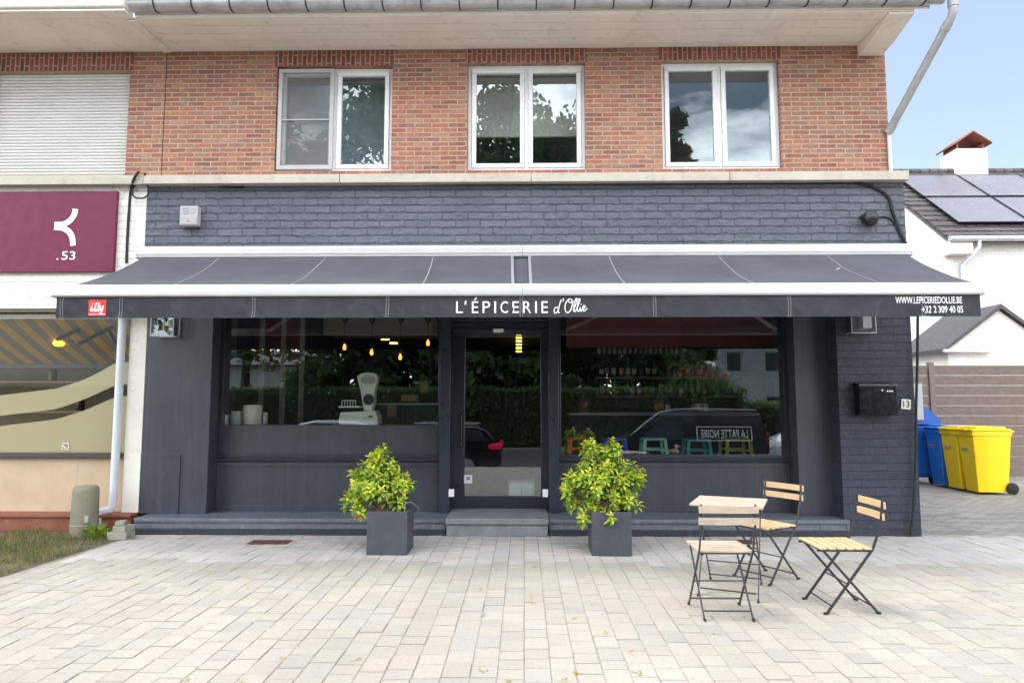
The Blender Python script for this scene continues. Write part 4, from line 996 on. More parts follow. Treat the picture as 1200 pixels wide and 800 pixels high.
# verge at the left: soil and grass
m = MB(); P = [(-9, -8, -.002), (va.x - .9, -8, -.002), (va.x - .0, va.y, -.002), (vb.x, vb.y, -.002), (vb.x, .2, -.002), (-9, .2, -.002)]
k = (-6 - va.y) / (vb.y - va.y); P[1] = (va.x + (vb.x - va.x) * ((-8 - va.y) / (vb.y - va.y)), -8, -.002)
m.poly(P); tag(m.build('verge_soil', M['earth'], recalc=False), kind='structure')
m = MB(True); rnd.seed(21)
for i in range(9000):
    x, y = rnd.uniform(-6.6, vb.x), rnd.uniform(-3.2, .12)
    if not left_of(x + .03, y) or noise.noise((x * 2.2, y * 2.2, 5)) < -.35 + (.35 if y > -.25 else 0): continue
    h = rnd.uniform(.03, .10) * (1.2 + noise.noise((x * 3, y * 3, 1))); a = rnd.uniform(0, 6.28); d = Vector((math.cos(a), math.sin(a), 0)); le = Vector((rnd.gauss(0, .5), rnd.gauss(0, .5), 1)).normalized() * h
    p = Vector((x, y, -.006)); w = d * .004; g = rnd.uniform(.7, 1.25); c = rnd.choice(((.14, .17, .05), (.22, .20, .09), (.10, .16, .035), (.30, .25, .13))); c = (c[0] * g, c[1] * g, c[2] * g, 1)
    a1, a2 = m.bm.verts.new(p + w), m.bm.verts.new(p - w); b1, b2 = m.bm.verts.new(p + le * .6 + w * .7), m.bm.verts.new(p + le * .6 - w * .7); e = m.bm.verts.new(p + le + Vector((le.x, le.y, -h * .2)) * .5)
    m.f([a1, a2, b2, b1], c); m.f([b1, b2, e], c)
tag(m.build('grass', M['leaf'], recalc=False, smooth=False), 'dry short grass on the verge at the lower left', 'grass', kind='stuff')
def weed(px, py, s, label, n=26, col=((.24, .34, .04), (.16, .26, .04))):
    o = gr(px, py); m = MB(True)
    for k in range(n):
        a = rnd.uniform(0, 6.28); d = Vector((math.cos(a), math.sin(a), rnd.uniform(.2, 1.6))).normalized(); c = rnd.choice(col); g = rnd.uniform(.8, 1.2)
        leaf(m, o + Vector((rnd.gauss(0, s * .3), rnd.gauss(0, s * .2), 0)) + d * s * rnd.uniform(.0, .5), d, Vector((0, 0, 1)), s * rnd.uniform(.4, .8), s * rnd.uniform(.15, .3), (c[0] * g, c[1] * g, c[2] * g, 1))
    return tag(m.build('weed', M['leaf'], None, recalc=False, smooth=False, loc=tuple(o)), label, 'weed')
weed(112, 630, .20, 'bright green leafy weed growing at the foot of the concrete bollard', 60)
weed(155, 632, .06, 'small reddish weed at the left end of the dark plinth', 16, ((.3, .12, .04), (.2, .2, .05)))
m = MB(True)
for px, py in ((626, 664), (623, 700), (624, 707), (694, 707), (708, 742), (740, 763), (598, 799), (563, 690), (566, 720), (582, 667), (675, 724), (872, 722), (837, 742), (358, 661), (331, 772), (290, 689), (217, 797), (281, 799), (420, 773), (566, 785), (676, 790), (749, 788), (660, 798), (248, 671)):
    o = gr(px, py)
    for k in range(5):
        a = rnd.uniform(0, 6.28); d = Vector((math.cos(a), math.sin(a), rnd.uniform(.1, .6))).normalized(); c = rnd.choice(((.45, .42, .08), (.28, .36, .07), (.5, .33, .08)))
        leaf(m, o + Vector((rnd.gauss(0, .012), rnd.gauss(0, .02), .001)), d, Vector((0, 0, 1)), rnd.uniform(.015, .034), .012, (*c, 1))
tag(m.build('joint_moss', M['leaf'], recalc=False, smooth=False), 'scattered yellow leaflets and moss tufts in the paving joints', 'moss', kind='stuff')
m = MB(True)
for i in range(220):
    x, y = rnd.uniform(-4.5, 4.5), -rnd.uniform(.02, 6.2) ** 1.0; z = .004 + lvl(y); 
    if left_of(x, y): continue
    a = rnd.uniform(0, 6.28); d = Vector((math.cos(a), math.sin(a), .08)).normalized(); c = rnd.choice(((.22, .13, .06), (.3, .24, .1), (.12, .09, .05), (.5, .42, .12)))
    leaf(m, Vector((x, y, z)), d, Vector((0, 0, 1)), rnd.uniform(.008, .022), .007, (*c, 1))
tag(m.build('leaf_litter', M['leaf'], recalc=False, smooth=False), 'tiny dry leaf bits strewn over the pale paving', 'leaf litter', kind='stuff')
# two rusty grates let into the paving at the plinth
for (p0, p1, lb) in (((288, 637.5), (349, 630), 'rusty brown floor grate in the paving below the left display window'), ((817, 637), (876, 630), 'rusty brown floor grate in the paving behind the bistro chairs')):
    a, b = gr(*p0), gr(p1[0], p1[1]); m = MB(); m.box((a.x, a.y, -.004), (b.x, a.y + .20, .008), .003)
    n = 14
    for k in range(n): x = a.x + .03 + (b.x - a.x - .06) * k / (n - 1); m.box((x - .012, a.y + .025, .0085), (x + .012, a.y + .175, .013), .002)
    tag(m.build('floor_grate', M['rust'], loc=(a.x, a.y, 0)), lb, 'grate')
# bollard and loose blocks at the left
c = gr(98, 627); bo = thing('bollard', 'rounded grey-green concrete bollard standing on the verge beside the beige wall', 'bollard', tuple(c))
s = 800 / 7.9
m = MB(); h = .555; rr_ = .145
m.lathe([(0, -.05), (rr_ * 1.0, -.05), (rr_ * .99, .1), (rr_ * .93, h - .06), (rr_ * .89, h - .02), (rr_ * .76, h), (.0, h + .006)], (c.x, c.y, 0), 28)
M['bollard'] = pm('grey_green_concrete', (.23, .215, .155), .8, 0, .14, 6, .3, 60, .003, dirt=((.13, .125, .08), 8, .4)); m.build('post', M['bollard'], bo)
m = MB(); m.lathe([(rr_ * 1.02, .12), (rr_ * 1.02, .13)], (c.x, c.y, 0), 28); m.box((c.x + .08, c.y - .135, .16), (c.x + .125, c.y - .10, .24), .006); m.build('door_clip', M['pipe'], bo)
def block(px, py, w, h, d, z, rz, label):
    c = gr(px, py); m = MB(); m.obox((c.x, c.y + d / 2, z + h / 2), (w, d, h), Matrix.Rotation(R(rz), 3, 'Z'), .008)
    tag(m.build('paving_block', M['concrete'], loc=(c.x, c.y, z)), label, 'block', 'loose blocks at the pipe foot')
block(135.5, 633, .21, .085, .2, 0, 3, 'low wide grey block at the bottom of the small pile')
block(139.5, 632.5, .15, .065, .16, .086, -8, 'middle grey block of the small pile by the white pipe')
block(138, 632.5, .10, .05, .1, .152, 10, 'topmost smallest block of the small pile by the white pipe')

# ------------------------------------------------------------------ yard at the right
M['white_wall'] = brickmat('white_house_brick', [(0, (.70, .69, .66)), (1, (.78, .77, .73))], (.62, .61, .57), .22, .075, .006, .05, .35, .006, rough=.7, nsc=12)
hr = thing('white_house', 'white house with dark tiled roof and solar panels beyond the yard', 'building', (13, 12, 0))
Xg = 11.25; Ye = 10.0; ze = az(279, Ye, 1108); Yr = 14.0; zr = az(203, Yr, 1075)
m = MB(); m.prism([(Ye + .3, 0), (Ye + .3, ze - .05), (Yr, zr - .28), (2 * Yr - Ye - .3, ze - .05), (2 * Yr - Ye - .3, 0)], 'x', Xg + .12, 24); m.build('wall', M['white_wall'], hr)
sl = Vector((0, Yr - Ye, zr - ze)); nl_ = Vector((0, -(zr - ze), Yr - Ye)).normalized()
M['tiles'] = brickmat('dark_tiles', [(0, (.075, .07, .072)), (1, (.115, .105, .105))], (.03, .03, .03), .3, .33, .02, .2, .8, .03, rough=.7)
m = MB()
ns = 14
for k in range(ns):   # courses of tiles, each lapping the one below
    a = Vector((0, Ye, ze)) + sl * (k / ns); b = Vector((0, Ye, ze)) + sl * ((k + 1.12) / ns)
    m.prism([(a.y + nl_.y * .055, a.z + nl_.z * .055), (b.y + nl_.y * .02, b.z + nl_.z * .02), (b.y - nl_.y * .02, b.z - nl_.z * .02), (a.y, a.z)], 'x', Xg - .05, 24)
m.prism([(Yr, zr - .02), (2 * Yr - Ye, ze), (2 * Yr - Ye, ze + .05), (Yr, zr + .05)], 'x', Xg - .05, 24); m.tube([(Xg - .05, Yr, zr + .04), (24, Yr, zr + .04)], .11, 8)
m.build('roof', M['tiles'], hr)
M['solar'] = pm('solar_glass', (.13, .13, .16), .32, .0, .06, 1.2)
rotp = Matrix((Vector((1, 0, 0)), sl.normalized(), nl_)).transposed()
for i in range(2):
    for j in range(2):
        cc = Vector((Xg + .55 + .95 + i * 1.95, Ye, ze)) + sl * (.32 + .38 * j) + nl_ * .13
        m = MB(); m.obox(cc, (1.9, 1.82, .04), rotp, .004); pn = m.build('solar_panel', M['solar'], hr)
        m = MB(); 
        for q in (-.94, .94): m.obox(cc + rotp @ Vector((q, 0, .006)), (.03, 1.84, .046), rotp)
        for q in (-.90, .90): m.obox(cc + rotp @ Vector((0, q, .005)), (1.84, .03, .045), rotp)
        m.build('panel_frame', M['dark_gloss'], pn)
m = MB(); m.box((ax(1115, Yr, 190), Yr - .3, zr - 1), (ax(1150, Yr, 190), Yr + .6, az(178, Yr, 1120)), .01); ch = m.build('chimney', M['white_plaster'], hr)
m = MB(); zt2 = az(178, Yr, 1120); xa_ = ax(1112, Yr, 175); xb2_ = ax(1153, Yr, 175); xm_ = (xa_ + xb2_) / 2
m.prism([(xa_, zt2 + .12), (xm_, zt2 + .5), (xb2_, zt2 + .12), (xb2_, zt2 + .18), (xm_, zt2 + .57), (xa_, zt2 + .18)], 'y', Yr - .4, Yr + .7)
for q in (xa_ + .15, xb2_ - .15): m.box((q - .03, Yr - .2, zt2), (q + .03, Yr + .5, zt2 + .2))
m.build('chimney_cap', M['redplinth'], ch)
m = MB(); m.tube([(Xg - .05, Ye - .06, ze - .03), (24, Ye - .06, ze - .03)], .075, 10); m.build('gutter', M['gutter'], hr)
m = MB(); m.box((Xg - .0, Ye - .0, ze - .42), (Xg + .6, Ye + .42, ze - .06), .02); m.build('eave_box', M['soffit'], hr)
m = MB(); xp_ = Xg + .42; m.tube([(xp_ + .3, Ye - .06, ze - .06), (xp_ + .3, Ye - .05, ze - .25), (xp_, Ye + .22, ze - .7), (xp_, Ye + .22, 0)], .05, 10); m.build('downpipe', M['white_pipe'], hr)
sp_ = thing('wall_notice', 'small white notice with a red top on the white house wall', 'sign', (Xg + .1, 11.2, 3.2))
z0_, z1_ = az(407, 11.2, 1090), az(393, 11.2, 1090)
m = MB(); m.box((Xg + .08, 10.95, z0_), (Xg + .115, 11.45, z1_), .004); m.build('board', M['white_print'], sp_)
m = MB(); m.box((Xg + .074, 10.96, z1_ - .09), (Xg + .079, 11.44, z1_ - .01)); m.build('red_band', M['red_print'], sp_)
shd = thing('garden_shed', 'small white shed with a grey pitched roof behind the fence', 'shed', (10.2, 8, 0))
x0s = ax(1113, 7.6, 400); ztl = az(407, 7.6, 1113); ztr = az(378, 7.6, 1140)
m = MB(); m.prism([(x0s, 0), (x0s, ztl - .05), (x0s + 1.2, ztr + .3), (x0s + 2.4, ztl - .05), (x0s + 2.4, 0)], 'y', 7.7, 9.6); m.build('wall', M['white_plaster'], shd)
m = MB(); m.prism([(x0s - .12, ztl - .10), (x0s + 1.2, ztr + .33), (x0s + 2.5, ztl - .10), (x0s + 2.5, ztl - .02), (x0s + 1.2, ztr + .43), (x0s - .12, ztl - .02)], 'y', 7.6, 9.7); m.build('roof', M['tile'], shd)
m = MB(); m.bar((x0s - .16, 7.6, ztl - .08), (x0s + .9, 7.6, ztl - .09), .08, .08, .02); m.build('gutter', M['gutter'], shd)
# fence
YFN = 5.9; zft = az(428, YFN, 1100)
fn_ = thing('wooden_fence', 'weathered horizontal board fence behind the bins', 'fence', (8, YFN, 0))
M['fence'] = woodmat('weathered_fence_wood', (.15, .115, .10), (.22, .18, .155), .85)
xp1 = ax(1091, YFN, 450); z = .05
m = MB(); rnd.seed(8)
while z < zft:
    h = (zft - .05) / 11 
    for a, b in ((4.8, xp1 - .05), (xp1 + .05, xp1 + 2.3), (xp1 + 2.4, 14)): m.obox(((a + b) / 2, YFN + rnd.uniform(-.004, .004), z + h / 2), (b - a, .022, h - .008), Matrix.Rotation(R(6), 3, 'X'), .004)
    z += h
m.build('board_panel', M['fence'], fn_)
for x in (xp1, xp1 + 2.35):
    m = MB(); m.box((x - .05, YFN - .05, 0), (x + .05, YFN + .05, zft + .06), .008); m.build('fence_post', M['fence'], fn_)
# wheelie bins
def binmat(n, c): return pm(n, c, .45, 0, .06, 3, .1, 60, .002, dirt=((.2, .2, .18), 6, .12))
M['bin_y'] = binmat('yellow_bin_plastic', (.85, .62, .0)); M['bin_b'] = binmat('blue_bin_plastic', (.02, .17, .58))
def wheelie(label, mat, loc, rz, w=.56, d=.66, h=1.0, group=None):
    b = thing('wheelie_bin', label, 'wheelie bin', (0, 0, 0), 0, group)
    m = MB(); bt, tp = .78, 1.0
    V = []
    for z, k in ((.04, bt), (.5 * h, .9), (h - .07, 1.0), (h - .065, 1.05), (h, 1.05)):
        V.append([m.bm.verts.new((sx * w / 2 * k * (.94 if q else 1), sy * d / 2 * k * (1 if q else .94), z)) for sx, sy, q in ((-1, -1, 0), (-1, -1, 1), (1, -1, 1), (1, -1, 0), (1, 1, 0), (1, 1, 1), (-1, 1, 1), (-1, 1, 0))])
    # order the ring as an octagon
    V = [[r[0], r[1], r[2], r[3], r[4], r[5], r[6], r[7]] for r in V]
    m.bm.verts.ensure_lookup_table()
    for a, c in zip(V, V[1:]):
        for i in range(8): m.f([a[i], a[(i + 1) % 8], c[(i + 1) % 8], c[i]])
    m.f(V[0][::-1]); m.f(V[-1])
    m.build('body', mat, b)
    m = MB(); q = -d / 2 * (.9 + .1 * .55) - .004; m.obox((-w * .12, q, h * .72), (w * .42, .006, .022), Matrix.Rotation(R(-5), 3, 'X')); m.obox((-w * .16, q + .002, h * .685), (w * .3, .006, .014), Matrix.Rotation(R(-5), 3, 'X')); m.build('printed_label', M['concrete'], b)
    m = MB(); m.box((-w / 2 * 1.08, -d / 2 * 1.10, h + .002), (w / 2 * 1.08, d / 2 * 1.0, h + .045), .02, 3); m.box((-w / 2 * .9, -d / 2 * .85, h + .045), (w / 2 * .9, d / 2 * .8, h + .075), .015)
    m.box((-w * .2, -d / 2 * 1.17, h + .01), (w * .2, -d / 2 * 1.08, h + .04), .01); m.build('lid', mat, b)
    m = MB(); m.tube([(-w * .42, d / 2 + .06, h + .0), (w * .42, d / 2 + .06, h + .0)], .018, 8)
    for s in (-1, 1): m.bar((s * w * .36, d / 2 - .02, h), (s * w * .36, d / 2 + .06, h), .03, .04, .005)
    m.build('handle', mat, b)
    for s in (-1, 1):
        m = MB(); m.lathe([(0, -.03), (.07, -.03), (.095, -.02), (.095, .02), (.07, .03), (0, .03)], (s * w * .44, d / 2 - .02, .10), 18, Matrix.Rotation(R(90), 3, 'Y')); m.build('wheel', M['rubber'], b)
    b.location = loc; b.rotation_euler = (0, 0, rz); return b
# the row stands along the yard wall, fronts turned to the left
yb_ = [4.97, 4.50, 4.02, 3.57]; xf_ = 7.42
for (ya, yb2, lb, mt, gp_) in ((yb_[1], yb_[0], 'blue wheelie bin next to the yellow bins', M['bin_b'], None), (yb_[2], yb_[1], 'yellow wheelie bin right beside the blue bin', M['bin_y'], 'yellow wheelie bins in the yard'), (yb_[3], yb_[2], 'yellow wheelie bin nearest to the right edge of the photo', M['bin_y'], 'yellow wheelie bins in the yard')):
    w_ = abs(yb2 - ya) * .93; wheelie(lb, mt, (xf_ + .30, (ya + yb2) / 2, 0), R(-90), w=w_, d=.62, h=1.03, group=gp_)
M['cont_b'] = binmat('darker_blue_plastic', (.008, .085, .36)); bc = thing('waste_container', 'large blue round-lidded container standing half hidden behind the shop corner', 'container', (7.05, 5.4, 0))
cx_ = ax(1079, 5.1, 500); zt_c = az(472, 5.1, 1090)
m = MB(); m.box((cx_ - .62, 5.08, .12), (cx_ + .28, 5.62, 1.1), .05, 3); m.build('body', M['cont_b'], bc)
m = MB(); m.prism([(cx_ - .66, 1.105), (cx_ + .33, 1.105), (cx_ + .33, 1.2), (cx_ + .20, 1.34), (cx_ + .02, 1.44), (cx_ - .2, zt_c), (cx_ - .66, zt_c)], 'y', 5.04, 5.66); m.build('lid', M['cont_b'], bc, angle=45)
for q in (-.5, .18):
    m = MB(); m.lathe([(0, -.03), (.06, -.03), (.09, -.02), (.09, .02), (.06, .03), (0, .03)], (cx_ + q, 5.14, .09), 16, Matrix.Rotation(R(90), 3, 'Y')); m.build('wheel', M['rubber'], bc)
m = MB(); q0, q1 = at(1070, 492, 5.0), at(1080.5, 449, 5.0); m.box((q0.x, 5.0, q0.z), (q1.x, 5.025, q1.z), .003); tag(m.build('grey_board', M['pipe'], loc=(q0.x, 5.01, q0.z)), 'pale grey board propped upright against the blue container', 'board')

# ------------------------------------------------------------------ inside the shop
zl_ = az(497.5, .62)                     # display ledge behind the left window
led = MB(); led.box((ax(250, .62, 480), .60, zl_ - .05), (ax(515, .62, 480), 1.05, zl_ - .004), .004); led.build('display_ledge', M['dark_paint'], house)
YJ = .78
def jarthing(px0, px1, py0, py1, label, mat, lid=True):
    x0, x1 = ax(px0, YJ, 485), ax(px1, YJ, 485); r = (x1 - x0) / 2; z1 = az(py0, YJ); o = ((x0 + x1) / 2, YJ, zl_)
    h = max(.05, z1 - zl_); j = thing('white_jar', label, 'jar', o, 0, 'white jars on the window ledge')
    m = MB(); m.lathe([(0, .0), (r * .93, .0), (r, .012), (r, h * .84), (r * .95, h * .86)], o, 24); m.build('jar_body', mat, j)
    m = MB(); m.lathe([(r * .97, h * .865), (r * 1.02, h * .88), (r * 1.0, h * .97), (r * .9, h), (0, h)], o, 24); m.build('jar_lid', mat, j)
M['cream_pot'] = pm('cream_ceramic', (.72, .70, .60), .3, 0, .04, 4); M['white_pot'] = pm('white_ceramic', (.55, .60, .62), .35, 0, .04, 4)
jarthing(251.5, 256.5, 474, 497, 'very slim white jar at the left end of the window ledge', M['white_pot'])
jarthing(257, 269, 486, 497, 'small low cream jar near the left end of the window ledge', M['cream_pot'])
jarthing(270.5, 284.5, 481.5, 497, 'medium bluish white jar on the window ledge', M['white_pot'])
jarthing(285, 307, 474, 497, 'largest cream jar on the window ledge', M['cream_pot'])
jarthing(308, 314, 483, 497, 'narrow grey jar to the right of the largest cream jar', M['pipe'])
# shop scale
YS = .85; o = at(432, 497, YS); zs0 = zl_
scl = thing('shop_scale', 'white vintage shop scale with fan head in the left display window', 'scale', (o.x, YS, zs0))
def S_(px, py): p = at(px, py, YS); return (p.x, p.z)
M['scale'] = pm('cream_enamel', (.66, .68, .60), .3, 0, .05, 4)
m = MB(); x0, x1 = S_(400, 490)[0], S_(445, 490)[0]; zb2 = S_(430, 481)[1]
m.prism([(x0, zs0), (x1, zs0), (x1 - .01, zs0 + .10), (x1 - .04, zb2), (x0 + .02, zb2 - .02), (x0, zs0 + .06)], 'y', YS - .12, YS + .14); m.build('base', M['scale'], scl)
m = MB(); a = S_(400, 477.5); b = S_(424, 475.5); m.box((a[0], YS - .13, a[1] - .0), (b[0], YS + .15, b[1]), .006); 
for k in range(6): xk = a[0] + .03 + k * .035; m.box((xk, YS - .1, b[1]), (xk + .006, YS - .09, b[1] + .07))
m.box((a[0] + .03, YS - .1, b[1] + .065), (a[0] + .21, YS - .09, b[1] + .075)); m.build('pan', M['scale'], scl)
m = MB(); pts = [S_(428, 481), S_(426, 470), S_(424, 457), S_(421, 447), S_(420, 441), S_(424, 438), S_(432, 436.5), S_(440, 437.5), S_(443.5, 441), S_(443, 448), S_(440, 458), S_(440, 470), S_(437, 481)]
m.prism(pts, 'y', YS - .07, YS + .07); m.build('column', M['scale'], scl, angle=50)
m = MB(); m.prism([S_(424.5, 448), S_(425.5, 442), S_(432, 439.5), S_(440, 441.5), S_(441, 448.5), S_(433, 450.5)], 'y', YS - .078, YS - .069); m.build('dial_window', M['pipe'], scl)
m = MB(); d0 = S_(433.5, 468); m.lathe([(0, .0), (.062, .0), (.07, .012), (.062, .02), (0, .022)], (d0[0], YS - .07, d0[1]), 22, Matrix.Rotation(R(90), 3, 'X')); m.build('round_dial', M['dark_wood'], scl)
m = MB(); p = S_(437.5, 487.5); m.box((p[0] - .03, YS - .124, p[1] - .012), (p[0] + .02, YS - .1205, p[1] + .012)); m.build('name_plate', M['dark_wood'], scl)
# crates and goods behind the scale
M['card'] = pm('brown_cardboard', (.34, .22, .12), .8, 0, .1, 4)
for px0, px1, py0, py1, Y in ((492, 501, 446, 460, 2.4), (453, 465, 473, 489, 2.0), (470, 488, 462, 470, 2.3)):
    a, b = at(px0, py1, Y), at(px1, py0, Y); m = MB(); m.box((a.x, Y, a.z), (b.x, Y + .2, b.z), .006); m.box((a.x + .01, Y - .004, b.z - .03), (b.x - .01, Y, b.z - .022))
    tag(m.build('cardboard_box', M['card'], loc=(a.x, Y, a.z)), {492: 'upright tan cardboard box near the right side of the left display window', 453: 'small tan box just to the right of the shop scale', 470: 'flat wide cardboard box behind the shop scale'}[px0], 'box')
tbl = thing('back_counter', 'dark counter with glass top edge behind the shop scale', 'counter', (-1.9, 2.2, IZ0))
za_ = az(472, 2.0); xx0, xx1 = ax(440, 2.0, 480), ax(512, 2.0, 480)
m = MB(); m.box((xx0, 1.95, za_ - .03), (xx1, 2.7, za_), .004); m.build('counter_top', M['pipe'], tbl)
m = MB(); m.box((xx0 + .03, 2.0, IZ0), (xx1 - .03, 2.65, za_ - .031)); m.build('counter_body', M['wall_in'], tbl)
a, b = at(596, 582, .95), at(626, 564, .95); wb_ = thing('white_box', 'low translucent white box on the floor just inside the door glass', 'box', ((a.x + b.x) / 2, 1.0, IZ0))
m = MB(); m.box((a.x, .93, IZ0 + .02), (b.x, 1.2, b.z), .01); m.build('box_body', M['white_pot'], wb_)
m = MB(); m.box((a.x - .004, .925, b.z - .02), (b.x + .004, 1.205, b.z + .004), .004); m.box(((a.x + b.x) / 2 - .004, .926, IZ0 + .03), ((a.x + b.x) / 2 + .004, .929, b.z - .025)); m.build('box_lid', M['pipe'], wb_)
# pendants
for px, py in ((403.7, 407), (435.5, 413), (469, 418.5), (501.5, 402)):
    Y = 1.6; p = at(px, py, Y); zt = az(371, Y, px)
    l = thing('pendant_lamp', {403: 'bare glowing pendant bulb above the shop scale, leftmost of the four', 435: 'bare glowing pendant bulb second from the left in the display window', 469: 'bare glowing pendant bulb hanging lowest of the four', 501: 'bare glowing pendant bulb hanging highest, nearest to the door post'}[int(px)], 'pendant lamp', (p.x, Y, IZ1), 0, 'pendant bulbs in the left display window')
    m = MB(); m.tube([(p.x, Y, IZ1), (p.x, Y, p.z + .07)], .004, 6); m.build('cord', M['black'], l)
    m = MB(); zz = az(378, Y, px); m.lathe([(0, zz + .11), (.05, zz + .1), (.045, zz + .03), (.012, zz - .02), (0, zz - .02)], (p.x, Y, 0), 14); m.build('rose', M['black'], l)
    m = MB(); m.lathe([(0, .10), (.016, .095), (.016, .055), (.02, .05), (0, .05)], (p.x, Y, p.z), 12); m.build('socket', M['black'], l)
    m = MB(); m.lathe([(.0, -.040), (.016, -.034), (.026, -.01), (.021, .02), (.010, .05), (0, .05)], (p.x, Y, p.z), 14); m.build('bulb', M['amber'] if 'amber' in M else M.setdefault('amber', emis('amber_bulb', (1.0, .36, .05), 1.25)), l)
stripm = emis('yellow_ceiling_strip', (1.0, .62, .12), 2.2)
for row, pts in (('left', ((439, 392.3), (451, 397.3), (461, 401.8))), ('door', ((608, 391.5), (608, 395.5), (608, 399.5), (608, 403.5), (608, 407.5), (608, 411.5)))):
    for i, (px, py) in enumerate(pts):
        zc = IZ1 - .16; d = Vector(at(px, py, 1.0)) - cam.location; k = (zc - CH) / d.z; p = cam.location + d * k
        Y = min(p.y, 10.5); p = at(px, py, Y)
        w = (.0058 if row == 'left' else .0042) * (Y + CD) * 1.0; hh = .0011 * (Y + CD)
        l = thing('ceiling_strip', 'yellow lit strip on the shop ceiling %s' % ('in the left display window' if row == 'left' else 'seen through the door glass'), 'ceiling light', tuple(p), 0, 'ceiling strips %s' % ('over the left window' if row == 'left' else 'beyond the door'))
        m = MB(); m.box((p.x - w, p.y, p.z - hh), (p.x + w, p.y + .06, p.z + hh), .004); m.build('lit_strip', stripm, l)
        m = MB(); m.box((p.x - w * .2, p.y + .02, p.z + hh), (p.x + w * .2, p.y + .05, IZ1 - .001)); m.build('housing', M['black'], l)
# pale shelving by the left window
ush = thing('pale_shelving', 'pale timber shelving uprights at the left of the display window', 'shelving', (-3.6, 2.0, IZ0))
M['pale_wood'] = woodmat('pale_shelving_wood', (.34, .30, .25), (.44, .40, .34), .7)
for px in (261, 277, 307, 332, 354):
    x = ax(px, 1.85, 420); m = MB(); m.box((x - .03, 1.82, IZ0), (x + .03, 1.88, IZ1 - .004), .004); m.build('upright', M['pale_wood'], ush)
m = MB()
for py in (436, 456): z = az(py, 1.95, 300); m.box((ax(258, 1.95, 440), 1.885, z), (ax(310, 1.95, 440), 2.19, z + .02), .003)
m.build('shelf_board', M['pale_wood'], ush)
# right side: bar shelf with bottles, hanging glasses, counter, stools
bs = thing('bottle_shelf', 'dark wall shelf carrying rows of bottles at the back of the right window', 'shelf', (2.0, 3.5, IZ0))
xsa, xsb = ax(700, 3.5, 450), ax(905, 3.5, 450)
rows = [463.5, 441.5]
m = MB()
for py in rows + [484.0]: z = az(py, 3.5, 780); m.box((xsa, 3.35, z - .025), (xsb, 3.75, z - .002), .003)
m.build('shelf_board', M['pale_wood'], bs)
m = MB(); m.box((xsa, 3.76, IZ0), (xsb, 3.79, IZ1 - .004)); m.build('back_panel', M['wall_in'], bs)
rnd.seed(77); bcols = [(.03, .06, .03), (.12, .06, .02), (.02, .03, .05), (.25, .2, .1), (.03, .03, .03), (.05, .12, .2), (.3, .25, .2), (.35, .2, .05)]
bm_ = [pm('bottle_glass_%s' % n, c, .15) for n, c in zip(('green', 'brown', 'navy', 'straw', 'black', 'blue', 'clear', 'amber'), bcols)]
lbm = [pm('paper_label_%s' % n, c, .7) for n, c in (('white', (.85, .85, .8)), ('cream', (.5, .42, .25)), ('orange', (.85, .42, .06)), ('blue', (.05, .12, .35)))]
protos = {}
def bottle(x, Y, z, k, lk, h, label, group, r=.037):
    b = thing('bottle', label, 'bottle', (0, 0, 0), 0, group)
    m = MB(); m.lathe([(0, 0), (r * .95, 0), (r, .01), (r, h * .58), (r * .75, h * .68), (r * .38, h * .78), (r * .36, h * .96), (r * .42, h), (0, h)], (0, 0, 0), 12); m.build('bottle_body', bm_[k], b)
    m = MB(); m.lathe([(r * 1.02, h * .18), (r * 1.03, h * .19), (r * 1.03, h * .48), (r * 1.02, h * .49)], (0, 0, 0), 12); m.build('bottle_label', lbm[lk], b)
    b.location = (x, Y, z); return b
for ri, py in enumerate(rows):
    z = az(py, 3.5, 780); x = xsa + .08
    while x < xsb - .05:
        if rnd.random() < .85: bottle(x, 3.5 + rnd.uniform(-.05, .1), z - .001, rnd.randrange(8), rnd.randrange(4), rnd.uniform(.24, .33), 'bottle standing on the %s row of the shelf behind the right window' % ('lower' if ri == 0 else 'upper'), 'bottles on the %s shelf row' % ('lower' if ri == 0 else 'upper'))
        x += rnd.uniform(.085, .13)
cnt = thing('bar_counter', 'dark bar counter with pale grey edge behind the right window', 'counter', (2, 2.7, IZ0))
zc2 = az(483, 2.6, 780); xa2, xb2 = ax(667, 2.6, 484), ax(921, 2.6, 484)
m = MB(); m.box((xa2, 2.55, zc2 - .045), (xb2, 3.1, zc2), .006); m.build('counter_top', M['pipe'], cnt)
m = MB(); m.box((xa2 + .03, 2.66, IZ0), (xb2 - .03, 3.05, zc2 - .047)); m.build('counter_body', M['wall_in'], cnt)
for px, k, lk, h in ((770, 3, 2, .25), (775, 7, 2, .27), (782.5, 5, 0, .24)): bottle(ax(px, 2.7, 480), 2.7, zc2 + .001, k, lk, h, {770: 'short straw coloured bottle with orange label on the counter', 775: 'amber bottle with orange label on the counter', 782: 'pale blue bottle with white label beside the orange labelled ones'}[int(px)], 'bottles with bright labels on the bar counter')
for i, px in enumerate((814, 820.5, 827)): bottle(ax(px, 2.7, 480), 2.7, zc2 + .001, 0, 0, .27, ('left', 'middle', 'right')[i] + ' one of three green bottles with white labels on the counter', 'green bottles on the bar counter', .045)
vz = thing('copper_vase', 'round copper vase holding dry stems at the left end of the bar counter', 'vase', (ax(684, 2.75, 480), 2.75, zc2))
vx = ax(684, 2.75, 480); m = MB(); m.lathe([(0, 0), (.06, 0), (.10, .06), (.115, .14), (.09, .2), (.045, .24), (.05, .27), (0, .26)], (vx, 2.75, zc2 + .001), 22); m.build('vase_body', pm('dull_copper', (.16, .09, .06), .35, .5, .15, 5), vz)
m = MB()
